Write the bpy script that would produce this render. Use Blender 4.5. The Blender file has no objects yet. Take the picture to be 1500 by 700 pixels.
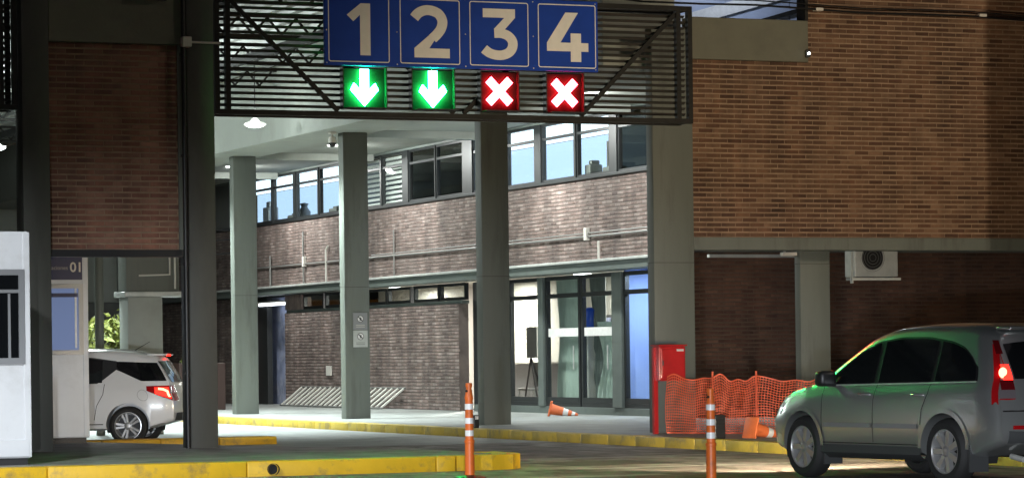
import bpy, bmesh, math, random
from mathutils import Matrix, Vector
import numpy as np

# ------------------------------------------------------------------ camera, world, exposure
SC = bpy.context.scene
C = SC.collection
YAW = math.atan(1850 / 4400)
cam_d = bpy.data.cameras.new("camera")
cam = bpy.data.objects.new("camera", cam_d)
C.objects.link(cam)
cam_d.sensor_width = 36.0
cam_d.lens = 36.0 * 4400 / 1500
cam_d.shift_y = 171 / 1500
cam_d.clip_start = 0.3
cam_d.clip_end = 900
cam.matrix_world = (Matrix.Translation((0, 0, 1.4)) @ Matrix.Rotation(-YAW, 4, 'Z')
                    @ Matrix.Rotation(math.pi / 2, 4, 'X') @ Matrix.Rotation(-0.0125, 4, 'Z'))
SC.camera = cam
W = bpy.data.worlds.new("World")
SC.world = W
W.use_nodes = True
wn = W.node_tree.nodes
wl = W.node_tree.links
bg = wn.get("Background") or wn.new("ShaderNodeBackground")
sky = wn.new("ShaderNodeTexSky")
sky.sky_type = 'NISHITA'
sky.sun_disc = False
sky.sun_elevation = math.radians(-4.0)
sky.sun_rotation = math.radians(40)
wl.new(sky.outputs[0], bg.inputs[0])
bg.inputs[1].default_value = 0.15
SC.view_settings.view_transform = 'Standard'
SC.view_settings.look = 'None'
SC.view_settings.exposure = 0.0
SC.view_settings.gamma = 1.0
SC.view_settings.use_curve_mapping = False
SC.render.engine = 'CYCLES'
cy = SC.cycles
cy.use_denoising = True
cy.max_bounces = 6
cy.diffuse_bounces = 3
cy.glossy_bounces = 3
cy.transmission_bounces = 6
cy.transparent_max_bounces = 12
cy.caustics_reflective = False
cy.caustics_refractive = False
cy.sample_clamp_indirect = 6.0

# faint night sky glow from above, as from the town around (one soft, weak sun)
sun_d = bpy.data.lights.new("night_glow", 'SUN')
sun_d.energy = 0.07
sun_d.angle = math.radians(60)
sun_d.color = (1.0, 0.84, 0.86)
sun = bpy.data.objects.new("night_glow", sun_d)
sun.rotation_euler = (math.radians(40), 0, math.radians(-20))
C.objects.link(sun)

RNG = random.Random(7)


# ------------------------------------------------------------------ materials
def mat(name, col, rough=0.6, metal=0.0, var=0.0, scale=3.0, bump=0.0, bscale=40.0, col2=None, spec=0.5, coat=0.0,
        emit=None, estr=0.0, stain=None, stain_scale=1.0, stain_amt=0.5, stretch=(1, 1, 1), rvar=0.0):
    m = bpy.data.materials.new(name)
    m.use_nodes = True
    nt = m.node_tree
    n = nt.nodes
    l = nt.links
    p = n["Principled BSDF"]
    p.inputs["Base Color"].default_value = (*col, 1)
    p.inputs["Roughness"].default_value = rough
    p.inputs["Metallic"].default_value = metal
    p.inputs["Specular IOR Level"].default_value = spec
    p.inputs["Coat Weight"].default_value = coat
    p.inputs["Coat Roughness"].default_value = 0.06
    if emit:
        p.inputs["Emission Color"].default_value = (*emit, 1)
        p.inputs["Emission Strength"].default_value = estr
    geo = n.new("ShaderNodeNewGeometry")
    mp = n.new("ShaderNodeMapping")
    mp.inputs["Scale"].default_value = stretch
    l.new(geo.outputs["Position"], mp.inputs["Vector"])
    last = None
    if var > 0 or col2:
        nz = n.new("ShaderNodeTexNoise")
        nz.inputs["Scale"].default_value = scale
        nz.inputs["Detail"].default_value = 6
        nz.inputs["Roughness"].default_value = 0.62
        l.new(mp.outputs[0], nz.inputs["Vector"])
        mx = n.new("ShaderNodeMix")
        mx.data_type = 'RGBA'
        c2 = col2 or tuple(max(0, c * (1 - var)) for c in col)
        c1 = col if col2 else tuple(min(1, c * (1 + var)) for c in col)
        mx.inputs["A"].default_value = (*c1, 1)
        mx.inputs["B"].default_value = (*c2, 1)
        rmp = n.new("ShaderNodeMapRange")
        rmp.inputs["From Min"].default_value = 0.33
        rmp.inputs["From Max"].default_value = 0.67
        l.new(nz.outputs["Fac"], rmp.inputs["Value"])
        l.new(rmp.outputs[0], mx.inputs["Factor"])
        last = mx.outputs["Result"]
        if rvar > 0:
            rr = n.new("ShaderNodeMapRange")
            rr.inputs["To Min"].default_value = max(0.03, rough - rvar)
            rr.inputs["To Max"].default_value = min(1, rough + rvar)
            rr.inputs["From Min"].default_value = 0.3
            rr.inputs["From Max"].default_value = 0.7
            l.new(nz.outputs["Fac"], rr.inputs["Value"])
            l.new(rr.outputs[0], p.inputs["Roughness"])
    if stain:
        n2 = n.new("ShaderNodeTexNoise")
        n2.inputs["Scale"].default_value = stain_scale
        n2.inputs["Detail"].default_value = 8
        n2.inputs["Roughness"].default_value = 0.7
        l.new(mp.outputs[0], n2.inputs["Vector"])
        r2 = n.new("ShaderNodeMapRange")
        r2.inputs["From Min"].default_value = 0.52
        r2.inputs["From Max"].default_value = 0.68
        r2.inputs["To Max"].default_value = stain_amt
        l.new(n2.outputs["Fac"], r2.inputs["Value"])
        m2 = n.new("ShaderNodeMix")
        m2.data_type = 'RGBA'
        if last:
            l.new(last, m2.inputs["A"])
        else:
            m2.inputs["A"].default_value = (*col, 1)
        m2.inputs["B"].default_value = (*stain, 1)
        l.new(r2.outputs[0], m2.inputs["Factor"])
        last = m2.outputs["Result"]
    if last:
        l.new(last, p.inputs["Base Color"])
    if bump > 0:
        n3 = n.new("ShaderNodeTexNoise")
        n3.inputs["Scale"].default_value = bscale
        n3.inputs["Detail"].default_value = 5
        l.new(geo.outputs["Position"], n3.inputs["Vector"])
        b = n.new("ShaderNodeBump")
        b.inputs["Strength"].default_value = bump
        b.inputs["Distance"].default_value = 0.02
        l.new(n3.outputs["Fac"], b.inputs["Height"])
        l.new(b.outputs[0], p.inputs["Normal"])
    return m


def brick_mat(name, cols, rough=0.85):
    m = mat(name, cols[0], rough, bump=0.5, bscale=90)
    nt = m.node_tree
    n = nt.nodes
    l = nt.links
    p = n["Principled BSDF"]
    oi = n.new("ShaderNodeObjectInfo")
    gi = n.new("ShaderNodeNewGeometry")
    ad = n.new("ShaderNodeMath")
    ad.operation = 'ADD'
    l.new(oi.outputs["Random"], ad.inputs[0])
    l.new(gi.outputs["Random Per Island"], ad.inputs[1])
    fr = n.new("ShaderNodeMath")
    fr.operation = 'FRACT'
    l.new(ad.outputs[0], fr.inputs[0])
    cr = n.new("ShaderNodeValToRGB")
    e = cr.color_ramp.elements
    k = len(cols)
    e[0].position = 0
    e[0].color = (*cols[0], 1)
    e[1].position = 1
    e[1].color = (*cols[-1], 1)
    for i in range(1, k - 1):
        q = e.new(i / (k - 1))
        q.color = (*cols[i], 1)
    l.new(fr.outputs[0], cr.inputs[0])
    nz = n.new("ShaderNodeTexNoise")
    nz.inputs["Scale"].default_value = 1.1
    nz.inputs["Detail"].default_value = 9
    nz.inputs["Roughness"].default_value = 0.7
    l.new(gi.outputs["Position"], nz.inputs["Vector"])
    mr = n.new("ShaderNodeMapRange")
    mr.inputs["From Min"].default_value = 0.3
    mr.inputs["From Max"].default_value = 0.7
    mr.inputs["To Min"].default_value = 0.45
    mr.inputs["To Max"].default_value = 1.4
    l.new(nz.outputs["Fac"], mr.inputs["Value"])
    mul = n.new("ShaderNodeMix")
    mul.data_type = 'RGBA'
    mul.blend_type = 'MULTIPLY'
    mul.inputs["Factor"].default_value = 1
    l.new(cr.outputs[0], mul.inputs["A"])
    l.new(mr.outputs[0], mul.inputs["B"])
    mpg = n.new("ShaderNodeMapping")
    mpg.inputs["Scale"].default_value = (1.6, 1.6, 0.12)
    l.new(gi.outputs["Position"], mpg.inputs["Vector"])
    nv = n.new("ShaderNodeTexNoise")
    nv.inputs["Scale"].default_value = 1.6
    nv.inputs["Detail"].default_value = 7
    l.new(mpg.outputs[0], nv.inputs["Vector"])
    mv = n.new("ShaderNodeMapRange")
    mv.inputs["From Min"].default_value = 0.42
    mv.inputs["From Max"].default_value = 0.62
    mv.inputs["To Min"].default_value = 0.6
    mv.inputs["To Max"].default_value = 1.05
    l.new(nv.outputs["Fac"], mv.inputs["Value"])
    ml2 = n.new("ShaderNodeMix")
    ml2.data_type = 'RGBA'
    ml2.blend_type = 'MULTIPLY'
    ml2.inputs["Factor"].default_value = 0.8
    l.new(mul.outputs["Result"], ml2.inputs["A"])
    l.new(mv.outputs[0], ml2.inputs["B"])
    l.new(ml2.outputs["Result"], p.inputs["Base Color"])
    return m


def glass_mat(name, tint=(1, 1, 1), refl=0.1):
    m = bpy.data.materials.new(name)
    m.use_nodes = True
    nt = m.node_tree
    n = nt.nodes
    l = nt.links
    n.remove(n["Principled BSDF"])
    out = n["Material Output"]
    t = n.new("ShaderNodeBsdfTransparent")
    t.inputs[0].default_value = (*tint, 1)
    g = n.new("ShaderNodeBsdfGlossy")
    g.inputs["Roughness"].default_value = 0.02
    fz = n.new("ShaderNodeLayerWeight")
    fz.inputs["Blend"].default_value = 0.5
    pw = n.new("ShaderNodeMath")
    pw.operation = 'POWER'
    pw.inputs[1].default_value = 4.0
    l.new(fz.outputs["Facing"], pw.inputs[0])
    ad = n.new("ShaderNodeMath")
    ad.operation = 'MULTIPLY_ADD'
    ad.use_clamp = True
    ad.inputs[1].default_value = 0.8 * (1 - refl)
    ad.inputs[2].default_value = refl * 0.5
    l.new(pw.outputs[0], ad.inputs[0])
    mx = n.new("ShaderNodeMixShader")
    l.new(ad.outputs[0], mx.inputs[0])
    l.new(t.outputs[0], mx.inputs[1])
    l.new(g.outputs[0], mx.inputs[2])
    l.new(mx.outputs[0], out.inputs[0])
    return m


def emit_mat(name, col, s):
    m = bpy.data.materials.new(name)
    m.use_nodes = True
    nt = m.node_tree
    n = nt.nodes
    n.remove(n["Principled BSDF"])
    e = n.new("ShaderNodeEmission")
    e.inputs[0].default_value = (*col, 1)
    e.inputs[1].default_value = s
    nt.links.new(e.outputs[0], n["Material Output"].inputs[0])
    return m


M = {}
M['asphalt'] = mat('asphalt', (0.20, 0.175, 0.16), 0.66, var=0.45, scale=2.6, bump=0.6, bscale=40,
                   stain=(0.44, 0.42, 0.40), stain_scale=0.9, stain_amt=0.85, stretch=(1, 0.5, 1), rvar=0.15)
M['tar'] = mat('tar', (0.03, 0.028, 0.027), 0.45)
M['patch'] = mat('asphalt_patch', (0.075, 0.066, 0.06), 0.7, var=0.35, scale=5, bump=0.6, bscale=45)
M['island_top'] = mat('island_concrete', (0.25, 0.24, 0.23), 0.75, var=0.22, scale=1.6, bump=0.3, bscale=35,
                      stain=(0.07, 0.065, 0.06), stain_scale=2.2, stain_amt=0.6)
M['paving'] = mat('pavement_concrete', (0.27, 0.28, 0.27), 0.55, var=0.2, scale=1.2, bump=0.2, bscale=30,
                  stain=(0.12, 0.12, 0.115), stain_scale=1.7, stain_amt=0.5)
M['yellow'] = mat('worn_yellow_paint', (0.58, 0.42, 0.06), 0.55, var=0.12, scale=3, bump=0.25, bscale=30,
                  stain=(0.17, 0.15, 0.11), stain_scale=2.6, stain_amt=0.75)
M['yellow_fresh'] = mat('yellow_paint', (0.72, 0.44, 0.015), 0.5, var=0.08, scale=3, bump=0.2, bscale=30,
                        stain=(0.22, 0.16, 0.07), stain_scale=3.2, stain_amt=0.75)
M['concrete'] = mat('painted_grey_concrete', (0.125, 0.138, 0.12), 0.6, var=0.1, scale=1.4, bump=0.12, bscale=25,
                    stain=(0.07, 0.072, 0.062), stain_scale=3.0, stain_amt=0.65, stretch=(1, 1, 0.12))
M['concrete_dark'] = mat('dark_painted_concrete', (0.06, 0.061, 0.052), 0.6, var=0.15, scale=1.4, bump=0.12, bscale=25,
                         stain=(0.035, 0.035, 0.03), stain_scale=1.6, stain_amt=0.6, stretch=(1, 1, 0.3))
M['concrete_olive'] = mat('olive_grey_paint', (0.135, 0.135, 0.10), 0.65, var=0.1, scale=1.3, bump=0.12, bscale=25,
                          stain=(0.09, 0.09, 0.07), stain_scale=1.2, stain_amt=0.5)
M['soffit'] = mat('soffit_paint', (0.30, 0.32, 0.29), 0.7, var=0.07, scale=0.8, bump=0.05, bscale=20,
                  stain=(0.22, 0.22, 0.19), stain_scale=0.7, stain_amt=0.5)
M['deck'] = mat('pale_metal_deck', (0.55, 0.58, 0.56), 0.45, metal=0.1, var=0.1, scale=0.8)
M['steel'] = mat('dark_steel', (0.018, 0.018, 0.017), 0.65, var=0.2, scale=8, spec=0.25)
M['slat'] = mat('dark_louvre_paint', (0.035, 0.033, 0.03), 0.6, var=0.15, scale=6, spec=0.3)
M['alu_dark'] = mat('dark_window_frame', (0.022, 0.025, 0.026), 0.4, metal=0.3)
M['alu_grey'] = mat('grey_green_frame', (0.10, 0.12, 0.11), 0.5, var=0.08, scale=4)
M['gutter'] = mat('pale_gutter_metal', (0.45, 0.47, 0.45), 0.5, metal=0.2, var=0.15, scale=3)
M['conduit'] = mat('conduit_grey', (0.20, 0.20, 0.19), 0.5, metal=0.3)
M['pvc'] = mat('pale_plastic', (0.62, 0.6, 0.55), 0.5)
M['mortar'] = mat('mortar', (0.285, 0.195, 0.13), 0.95, var=0.2, scale=4, bump=0.4, bscale=70)
M['mortar_grey'] = mat('mortar_grey', (0.13, 0.105, 0.095), 0.95, var=0.25, scale=2.5, bump=0.4, bscale=70)
M['brick'] = brick_mat('warm_brick', [(0.085, 0.038, 0.020), (0.19, 0.10, 0.056), (0.13, 0.060, 0.032), (0.235, 0.135, 0.080), (0.10, 0.045, 0.025)])
M['brick_red'] = brick_mat('red_brick', [(0.20, 0.085, 0.06), (0.29, 0.13, 0.085), (0.23, 0.10, 0.07), (0.31, 0.16, 0.11), (0.17, 0.08, 0.06)])
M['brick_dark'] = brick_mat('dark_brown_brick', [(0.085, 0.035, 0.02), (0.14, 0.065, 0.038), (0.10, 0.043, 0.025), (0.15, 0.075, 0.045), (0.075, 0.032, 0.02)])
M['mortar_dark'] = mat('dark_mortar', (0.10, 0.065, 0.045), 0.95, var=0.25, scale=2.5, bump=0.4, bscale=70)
M['brick_grey'] = brick_mat('grey_brown_brick', [(0.15, 0.105, 0.09), (0.25, 0.185, 0.165), (0.19, 0.135, 0.118), (0.31, 0.25, 0.225), (0.13, 0.092, 0.082)])
M['white_panel'] = mat('white_booth_panel', (0.66, 0.68, 0.70), 0.4, var=0.05, scale=1.5, stain=(0.45, 0.45, 0.44), stain_scale=1.4, stain_amt=0.4)
M['grey_trim'] = mat('grey_aluminium', (0.30, 0.31, 0.32), 0.4, metal=0.5)
M['navy'] = mat('navy_film', (0.02, 0.025, 0.085), 0.45)
M['sign_blue'] = mat('blue_sign_film', (0.008, 0.05, 0.36), 0.6, var=0.1, scale=2, spec=0.25)
M['sign_white'] = mat('cream_sign_film', (0.74, 0.73, 0.70), 0.4, var=0.05, scale=6)
M['black'] = mat('black_plastic', (0.012, 0.012, 0.013), 0.45)
M['black_rough'] = mat('dark_void', (0.01, 0.01, 0.01), 0.9)
M['board'] = mat('signal_board', (0.007, 0.007, 0.007), 0.9, spec=0.08)
M['green_led'] = emit_mat('green_led', (0.015, 1.0, 0.15), 380)
M['red_led'] = emit_mat('red_led', (1.0, 0.014, 0.02), 170)
M['lamp_on'] = emit_mat('lamp_glow', (0.93, 1.0, 0.97), 14)
M['tube'] = emit_mat('tube_light', (0.85, 0.92, 1.0), 6)
M['win_blue'] = emit_mat('lit_window_blind', (0.50, 0.71, 1.0), 1.85)
M['win_white'] = emit_mat('lit_window_top', (0.75, 0.89, 1.0), 3.0)
M['glass'] = glass_mat('window_glass', (0.93, 0.96, 0.95), 0.10)
M['glass_dark'] = glass_mat('dim_window_glass', (0.5, 0.55, 0.55), 0.16)
M['orange'] = mat('orange_plastic', (0.72, 0.145, 0.02), 0.45, var=0.12, scale=7, stain=(0.3, 0.09, 0.03), stain_scale=6, stain_amt=0.6)
M['cone_orange'] = mat('cone_orange', (0.75, 0.17, 0.05), 0.5, var=0.1, scale=7)
M['reflective'] = mat('reflective_white', (0.80, 0.80, 0.78), 0.35, var=0.08, scale=14)
M['net'] = mat('orange_net_plastic', (0.68, 0.12, 0.05), 0.55, var=0.15, scale=4)
M['red_box'] = mat('red_cabinet_paint', (0.42, 0.012, 0.014), 0.4, var=0.12, scale=4, coat=0.2)
M['silver'] = mat('silver_car_paint', (0.60, 0.62, 0.61), 0.30, metal=0.85, coat=0.9)
M['white_paint'] = mat('white_car_paint', (0.74, 0.75, 0.76), 0.25, coat=0.7)
M['car_glass'] = mat('dark_car_glass', (0.006, 0.007, 0.008), 0.05, spec=0.6)
M['tyre'] = mat('tyre_rubber', (0.014, 0.014, 0.014), 0.75, bump=0.2, bscale=60)
M['alloy'] = mat('alloy_wheel', (0.50, 0.50, 0.50), 0.3, metal=0.75)
M['cladding'] = mat('grey_cladding', (0.045, 0.047, 0.048), 0.55)
M['tail_red'] = mat('red_lens', (0.30, 0.006, 0.008), 0.15, coat=0.5)
M['tail_clear'] = mat('clear_lens', (0.40, 0.34, 0.36), 0.12, metal=0.7, coat=0.5)
M['tail_lit'] = emit_mat('lit_brake_lamp', (1.0, 0.02, 0.012), 4.5)
M['tail_hot'] = emit_mat('brake_bulb', (1.0, 0.13, 0.07), 12)
M['tail_dark'] = mat('dark_red_lens', (0.10, 0.004, 0.006), 0.12, coat=0.5)
M['head_lit'] = mat('head_lens', (0.55, 0.5, 0.4), 0.15, coat=0.6)
M['leaf'] = mat('bush_leaf', (0.10, 0.13, 0.025), 0.6, col2=(0.17, 0.18, 0.03), scale=7)
M['leaf_dark'] = mat('tree_leaf', (0.035, 0.05, 0.02), 0.6, col2=(0.06, 0.08, 0.03), scale=5)
M['bark'] = mat('bark', (0.06, 0.045, 0.03), 0.9, bump=0.5, bscale=20)
M['cream_wall'] = mat('cream_wall', (0.50, 0.49, 0.44), 0.8, var=0.04, scale=1)
M['blue_wall'] = mat('blue_wall', (0.30, 0.42, 0.78), 0.7, var=0.05, scale=1)
M['tile'] = mat('lobby_floor', (0.35, 0.34, 0.31), 0.3)
M['curtain'] = mat('pale_green_curtain', (0.55, 0.64, 0.57), 0.8, var=0.08, scale=3)
M['curtain_grey'] = mat('grey_curtain', (0.16, 0.18, 0.17), 0.8, var=0.08, scale=3)
M['blue_plastic'] = mat('blue_plastic', (0.02, 0.09, 0.55), 0.3)
M['poster'] = mat('pale_blue_poster', (0.30, 0.34, 0.50), 0.5, var=0.3, scale=2.5, stain=(0.6, 0.6, 0.66), stain_scale=2.0, stain_amt=0.7)
M['gold'] = mat('brown_box', (0.035, 0.016, 0.012), 0.6)
M['roof_sheet'] = mat('pale_roof_sheet', (0.42, 0.48, 0.62), 0.35, var=0.15, scale=1.2)
M['marking'] = mat('road_paint', (0.5, 0.49, 0.46), 0.6, stain=(0.1, 0.095, 0.09), stain_scale=3.5, stain_amt=0.9)
M['galv'] = mat('galvanised_pipe', (0.55, 0.55, 0.52), 0.4, metal=0.4, var=0.15, scale=9)
M['far_wall'] = mat('far_grey_wall', (0.12, 0.125, 0.12), 0.8, var=0.2, scale=0.6)


# ------------------------------------------------------------------ mesh helpers
class MB:
    def __init__(s):
        s.v = []
        s.f = []

    def add(s, vs, fs):
        o = len(s.v)
        s.v += [tuple(q) for q in vs]
        s.f += [tuple(i + o for i in f) for f in fs]
        return s

    def box(s, x0, x1, y0, y1, z0, z1):
        return s.add([(x0, y0, z0), (x1, y0, z0), (x1, y1, z0), (x0, y1, z0), (x0, y0, z1), (x1, y0, z1), (x1, y1, z1), (x0, y1, z1)],
                     [(3, 2, 1, 0), (4, 5, 6, 7), (0, 1, 5, 4), (1, 2, 6, 5), (2, 3, 7, 6), (3, 0, 4, 7)])

    def cbox(s, x0, x1, y0, y1, z0, z1, c=0.02):
        bm = bmesh.new()
        bmesh.ops.create_cube(bm, size=1)
        for v in bm.verts:
            v.co = Vector(((x0 + x1) / 2 + v.co.x * (x1 - x0), (y0 + y1) / 2 + v.co.y * (y1 - y0), (z0 + z1) / 2 + v.co.z * (z1 - z0)))
        bmesh.ops.bevel(bm, geom=list(bm.edges), offset=c, segments=2, affect='EDGES', profile=0.5)
        bm.verts.index_update()
        s.add([v.co[:] for v in bm.verts], [[v.index for v in f.verts] for f in bm.faces])
        bm.free()
        return s

    def tube(s, pts, r, n=8, cap=True):
        pts = [Vector(p) for p in pts]
        rs = r if isinstance(r, (list, tuple)) else [r] * len(pts)
        rings = []
        up = Vector((0, 0, 1))
        prev = None
        for i, p in enumerate(pts):
            d = (pts[min(i + 1, len(pts) - 1)] - pts[max(i - 1, 0)]).normalized()
            if prev is None:
                x = d.cross(up)
                if x.length < 1e-3:
                    x = Vector((1, 0, 0))
                x.normalize()
            else:
                x = (prev - d * prev.dot(d)).normalized()
            prev = x
            y = d.cross(x)
            rings.append([p + (x * math.cos(2 * math.pi * k / n) + y * math.sin(2 * math.pi * k / n)) * rs[i] for k in range(n)])
        vs = [q for ring in rings for q in ring]
        fs = []
        for i in range(len(pts) - 1):
            for k in range(n):
                fs.append((i * n + k, i * n + (k + 1) % n, (i + 1) * n + (k + 1) % n, (i + 1) * n + k))
        if cap:
            fs.append(tuple(reversed(range(n))))
            fs.append(tuple((len(pts) - 1) * n + k for k in range(n)))
        return s.add(vs, fs)

    def bar(s, p0, p1, w, h):
        p0 = Vector(p0)
        p1 = Vector(p1)
        d = (p1 - p0).normalized()
        x = d.cross(Vector((0, 0, 1)))
        if x.length < 1e-3:
            x = Vector((1, 0, 0))
        x.normalize()
        y = x.cross(d)
        vs = []
        for p in (p0, p1):
            for a, b in ((-1, -1), (1, -1), (1, 1), (-1, 1)):
                vs.append(p + x * (a * w / 2) + y * (b * h / 2))
        return s.add(vs, [(0, 1, 2, 3), (7, 6, 5, 4), (0, 4, 5, 1), (1, 5, 6, 2), (2, 6, 7, 3), (3, 7, 4, 0)])

    def lathe(s, prof, n=24, mtx=None, closed=False):
        vs = []
        for (r, z) in prof:
            for k in range(n):
                a = 2 * math.pi * k / n
                vs.append(Vector((r * math.cos(a), r * math.sin(a), z)))
        if mtx:
            vs = [mtx @ v for v in vs]
        fs = []
        m = len(prof)
        for i in range(m if closed else m - 1):
            j = (i + 1) % m
            for k in range(n):
                fs.append((i * n + k, i * n + (k + 1) % n, j * n + (k + 1) % n, j * n + k))
        return s.add(vs, fs)

    def prism(s, poly, fn, depth):
        """poly: 2D outline; fn(u, v, d) -> point; extruded by depth"""
        n = len(poly)
        vs = [fn(u, v, 0) for u, v in poly] + [fn(u, v, depth) for u, v in poly]
        fs = [tuple(range(n)), tuple(reversed(range(n, 2 * n)))]
        for i in range(n):
            j = (i + 1) % n
            fs.append((i, i + n, j + n, j))
        return s.add(vs, fs)

    def mesh(s, name):
        me = bpy.data.meshes.new(name)
        me.from_pydata(s.v, [], s.f)
        bm = bmesh.new()
        bm.from_mesh(me)
        bmesh.ops.recalc_face_normals(bm, faces=bm.faces)
        bm.to_mesh(me)
        bm.free()
        return me

    def build(s, name, m, parent=None, smooth=None, loc=None):
        me = s.mesh(name)
        me.materials.append(M[m] if isinstance(m, str) else m)
        if smooth:
            me.shade_smooth()
            me.set_sharp_from_angle(angle=math.radians(smooth))
        o = bpy.data.objects.new(name, me)
        C.objects.link(o)
        if parent:
            o.parent = parent
            o.matrix_parent_inverse = parent_inv(parent)
        if loc:
            o.location = loc
        return o


def parent_inv(p):
    m = Matrix.Identity(4)
    q = p
    while q:
        m = q.matrix_basis @ m if q.parent is None else (q.matrix_parent_inverse @ q.matrix_basis) @ m
        q = q.parent
    return m.inverted()


def tag(o, label, cat=None, group=None, kind=None):
    if label:
        o['label'] = label
    if cat:
        o['category'] = cat
    if group:
        o['group'] = group
    if kind:
        o['kind'] = kind
    return o


def thing(name, label, cat, loc=(0, 0, 0), rz=0.0, group=None):
    o = bpy.data.objects.new(name, None)
    o.empty_display_size = 0.2
    C.objects.link(o)
    o.location = loc
    o.rotation_euler = (0, 0, rz)
    return tag(o, label, cat, group)


def local(root):
    """children built in the thing's own coordinates"""
    return lambda mb, name, m, smooth=None, parent=None: attach(mb.build(name, m, None, smooth), parent or root)


def attach(o, p):
    o.parent = p
    return o


def light(kind, name, loc, energy, col, parent=None, size=0.3, aim=None, spot=None, blend=0.5):
    d = bpy.data.lights.new(name, kind)
    d.energy = energy
    d.color = col
    if kind == 'AREA':
        d.shape = 'DISK'
        d.size = size
    else:
        d.shadow_soft_size = size
    if kind == 'SPOT':
        d.spot_size = spot
        d.spot_blend = blend
    o = bpy.data.objects.new(name, d)
    C.objects.link(o)
    o.location = loc
    if aim:
        o.rotation_euler = (Vector(aim) - Vector(loc)).to_track_quat('-Z', 'Y').to_euler()
    if parent:
        o.parent = parent
        o.matrix_parent_inverse = parent_inv(parent)
    return o


# ------------------------------------------------------------------ ground
mb = MB().add([(-300, -200, 0), (500, -200, 0), (500, 600, 0), (-300, 600, 0)], [(0, 1, 2, 3)])
road = tag(mb.build('road', 'asphalt'), 'brown-grey asphalt roadway running under the canopy', None, kind='structure')

PZ = 0.15
mb = MB()
mb.box(19.83, 60, 8, 130, 0.0, PZ)
pav = tag(mb.build('pavement', 'paving'), 'pale concrete pavement along the brick building', None, kind='structure')
jt = MB()
kerb = tag(thing('kerb', 'worn yellow kerb along the building pavement', None), None, kind='structure')
y = 24.0
while y < 84:
    ln = RNG.choice([0.96, 1.0, 1.04])
    o = MB().cbox(19.55 + RNG.uniform(-.006, .006), 19.827, y + .003, y + ln - .003, -0.05, PZ + RNG.uniform(-.003, .006), 0.016).build('kerb_stone', 'yellow', kerb, 40)
    y += ln
# painted stripes and old paint on the road
for (x0, x1, y0, y1) in [(14.9, 18.6, 33.6, 33.78), (15.0, 19.2, 37.2, 37.32), (13.2, 15.2, 31.3, 31.7)]:
    MB().add([(x0, y0, .004), (x1, y0 + .1, .004), (x1, y1 + .1, .004), (x0, y1, .004)], [(0, 1, 2, 3)]).build('road_marking', 'marking', road)
rs = random.Random(11)
for (xa, ya, xb, yb) in [(14.9, 36.4, 19.4, 38.8), (15.2, 32.2, 19.4, 33.4), (16.6, 31.0, 17.4, 42.0), (13.0, 30.2, 15.0, 33.8), (15.5, 39.8, 19.3, 40.6)]:
    pts_ = []
    for i in range(15):
        f_ = i / 14
        pts_.append((xa + (xb - xa) * f_ + rs.uniform(-.12, .12), ya + (yb - ya) * f_ + rs.uniform(-.12, .12)))
    sm_ = MB()
    for p_, q_ in zip(pts_[:-1], pts_[1:]):
        dx_, dy_ = q_[0] - p_[0], q_[1] - p_[1]
        l_ = math.hypot(dx_, dy_)
        nx_, ny_ = -dy_ / l_ * .022, dx_ / l_ * .022
        sm_.add([(p_[0] - nx_, p_[1] - ny_, .003), (p_[0] + nx_, p_[1] + ny_, .003), (q_[0] + nx_, q_[1] + ny_, .003), (q_[0] - nx_, q_[1] - ny_, .003)], [(0, 1, 2, 3)])
    sm_.build('tar_seam', 'tar', road)
for (x0, x1, y0, y1) in [(15.4, 17.0, 34.6, 36.2), (17.8, 19.2, 30.4, 32.0)]:
    MB().add([(x0, y0, .002), (x1, y0 + .15, .002), (x1 - .1, y1, .002), (x0 - .1, y1 - .1, .002)], [(0, 1, 2, 3)]).build('road_patch', 'patch', road)
# concrete lane slab under the canopy, paler than the asphalt
for (x0, x1, y0, y1) in [(12.6, 19.5, 44.6, 54.0), (12.6, 19.5, 54.02, 63.4), (12.6, 19.5, 63.42, 74.0)]:
    MB().add([(x0, y0, .004), (x1, y0, .004), (x1, y1, .004), (x0, y1, .004)], [(0, 1, 2, 3)]).build('lane_slab', 'paving', road)

# toll island
IZ = 0.18
poly = [(-6, 34.5), (13.9, 34.5), (14.25, 34.62), (14.42, 35.0), (14.3, 36.8), (13.8, 38.6), (12.7, 41.4), (11.75, 44.2), (11.3, 46.2), (-6, 46.2)]
isl = MB().prism(poly, lambda u, v, d: (u, v, IZ - d), IZ + 0.05).build('island', 'island_top')
tag(isl, 'grey concrete toll island with a yellow front kerb', None, kind='structure')
ix = -6.0
while ix < 13.4:
    ln = min(2.42, 13.62 - ix)
    MB().cbox(ix + .003, ix + ln - .003, 34.2, 34.497, -0.05, IZ + .006, 0.025).build('kerb_stone', 'yellow_fresh', isl, 40)
    ix += ln
# rounded nose of the island
nose = [(13.63, 34.2), (14.1, 34.2), (14.42, 34.3), (14.62, 34.55), (14.7, 34.9), (14.68, 35.6), (14.40, 35.6), (14.423, 35.0), (14.252, 34.618), (13.9, 34.497), (13.63, 34.497)]
MB().prism(nose, lambda u, v, d: (u, v, IZ + .006 - d), IZ + .05).build('kerb_stone', 'yellow_fresh', isl)
pp = MB().lathe([(0.0, 0.0), (0.055, 0.0), (0.07, -.02), (0.07, .05)], 18, Matrix.Translation((11.26, 34.192, 0.085)) @ Matrix.Rotation(math.pi / 2, 4, 'X'))
pp.build('drain_pipe', 'black', isl, 40)
# small island beyond, in front of the white car
isl2 = tag(thing('lane_divider_kerb', 'low yellow kerb block beyond the toll island, right of the double column', 'kerb', (13.5, 47.2, 0)), None)
for k in range(4):
    MB().cbox(11.6 + k * .99 + .004, 11.6 + k * .99 + .986, 47.0, 47.55, -.03, .13, .02).build('kerb_stone', 'yellow_fresh', isl2, 40)


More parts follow.
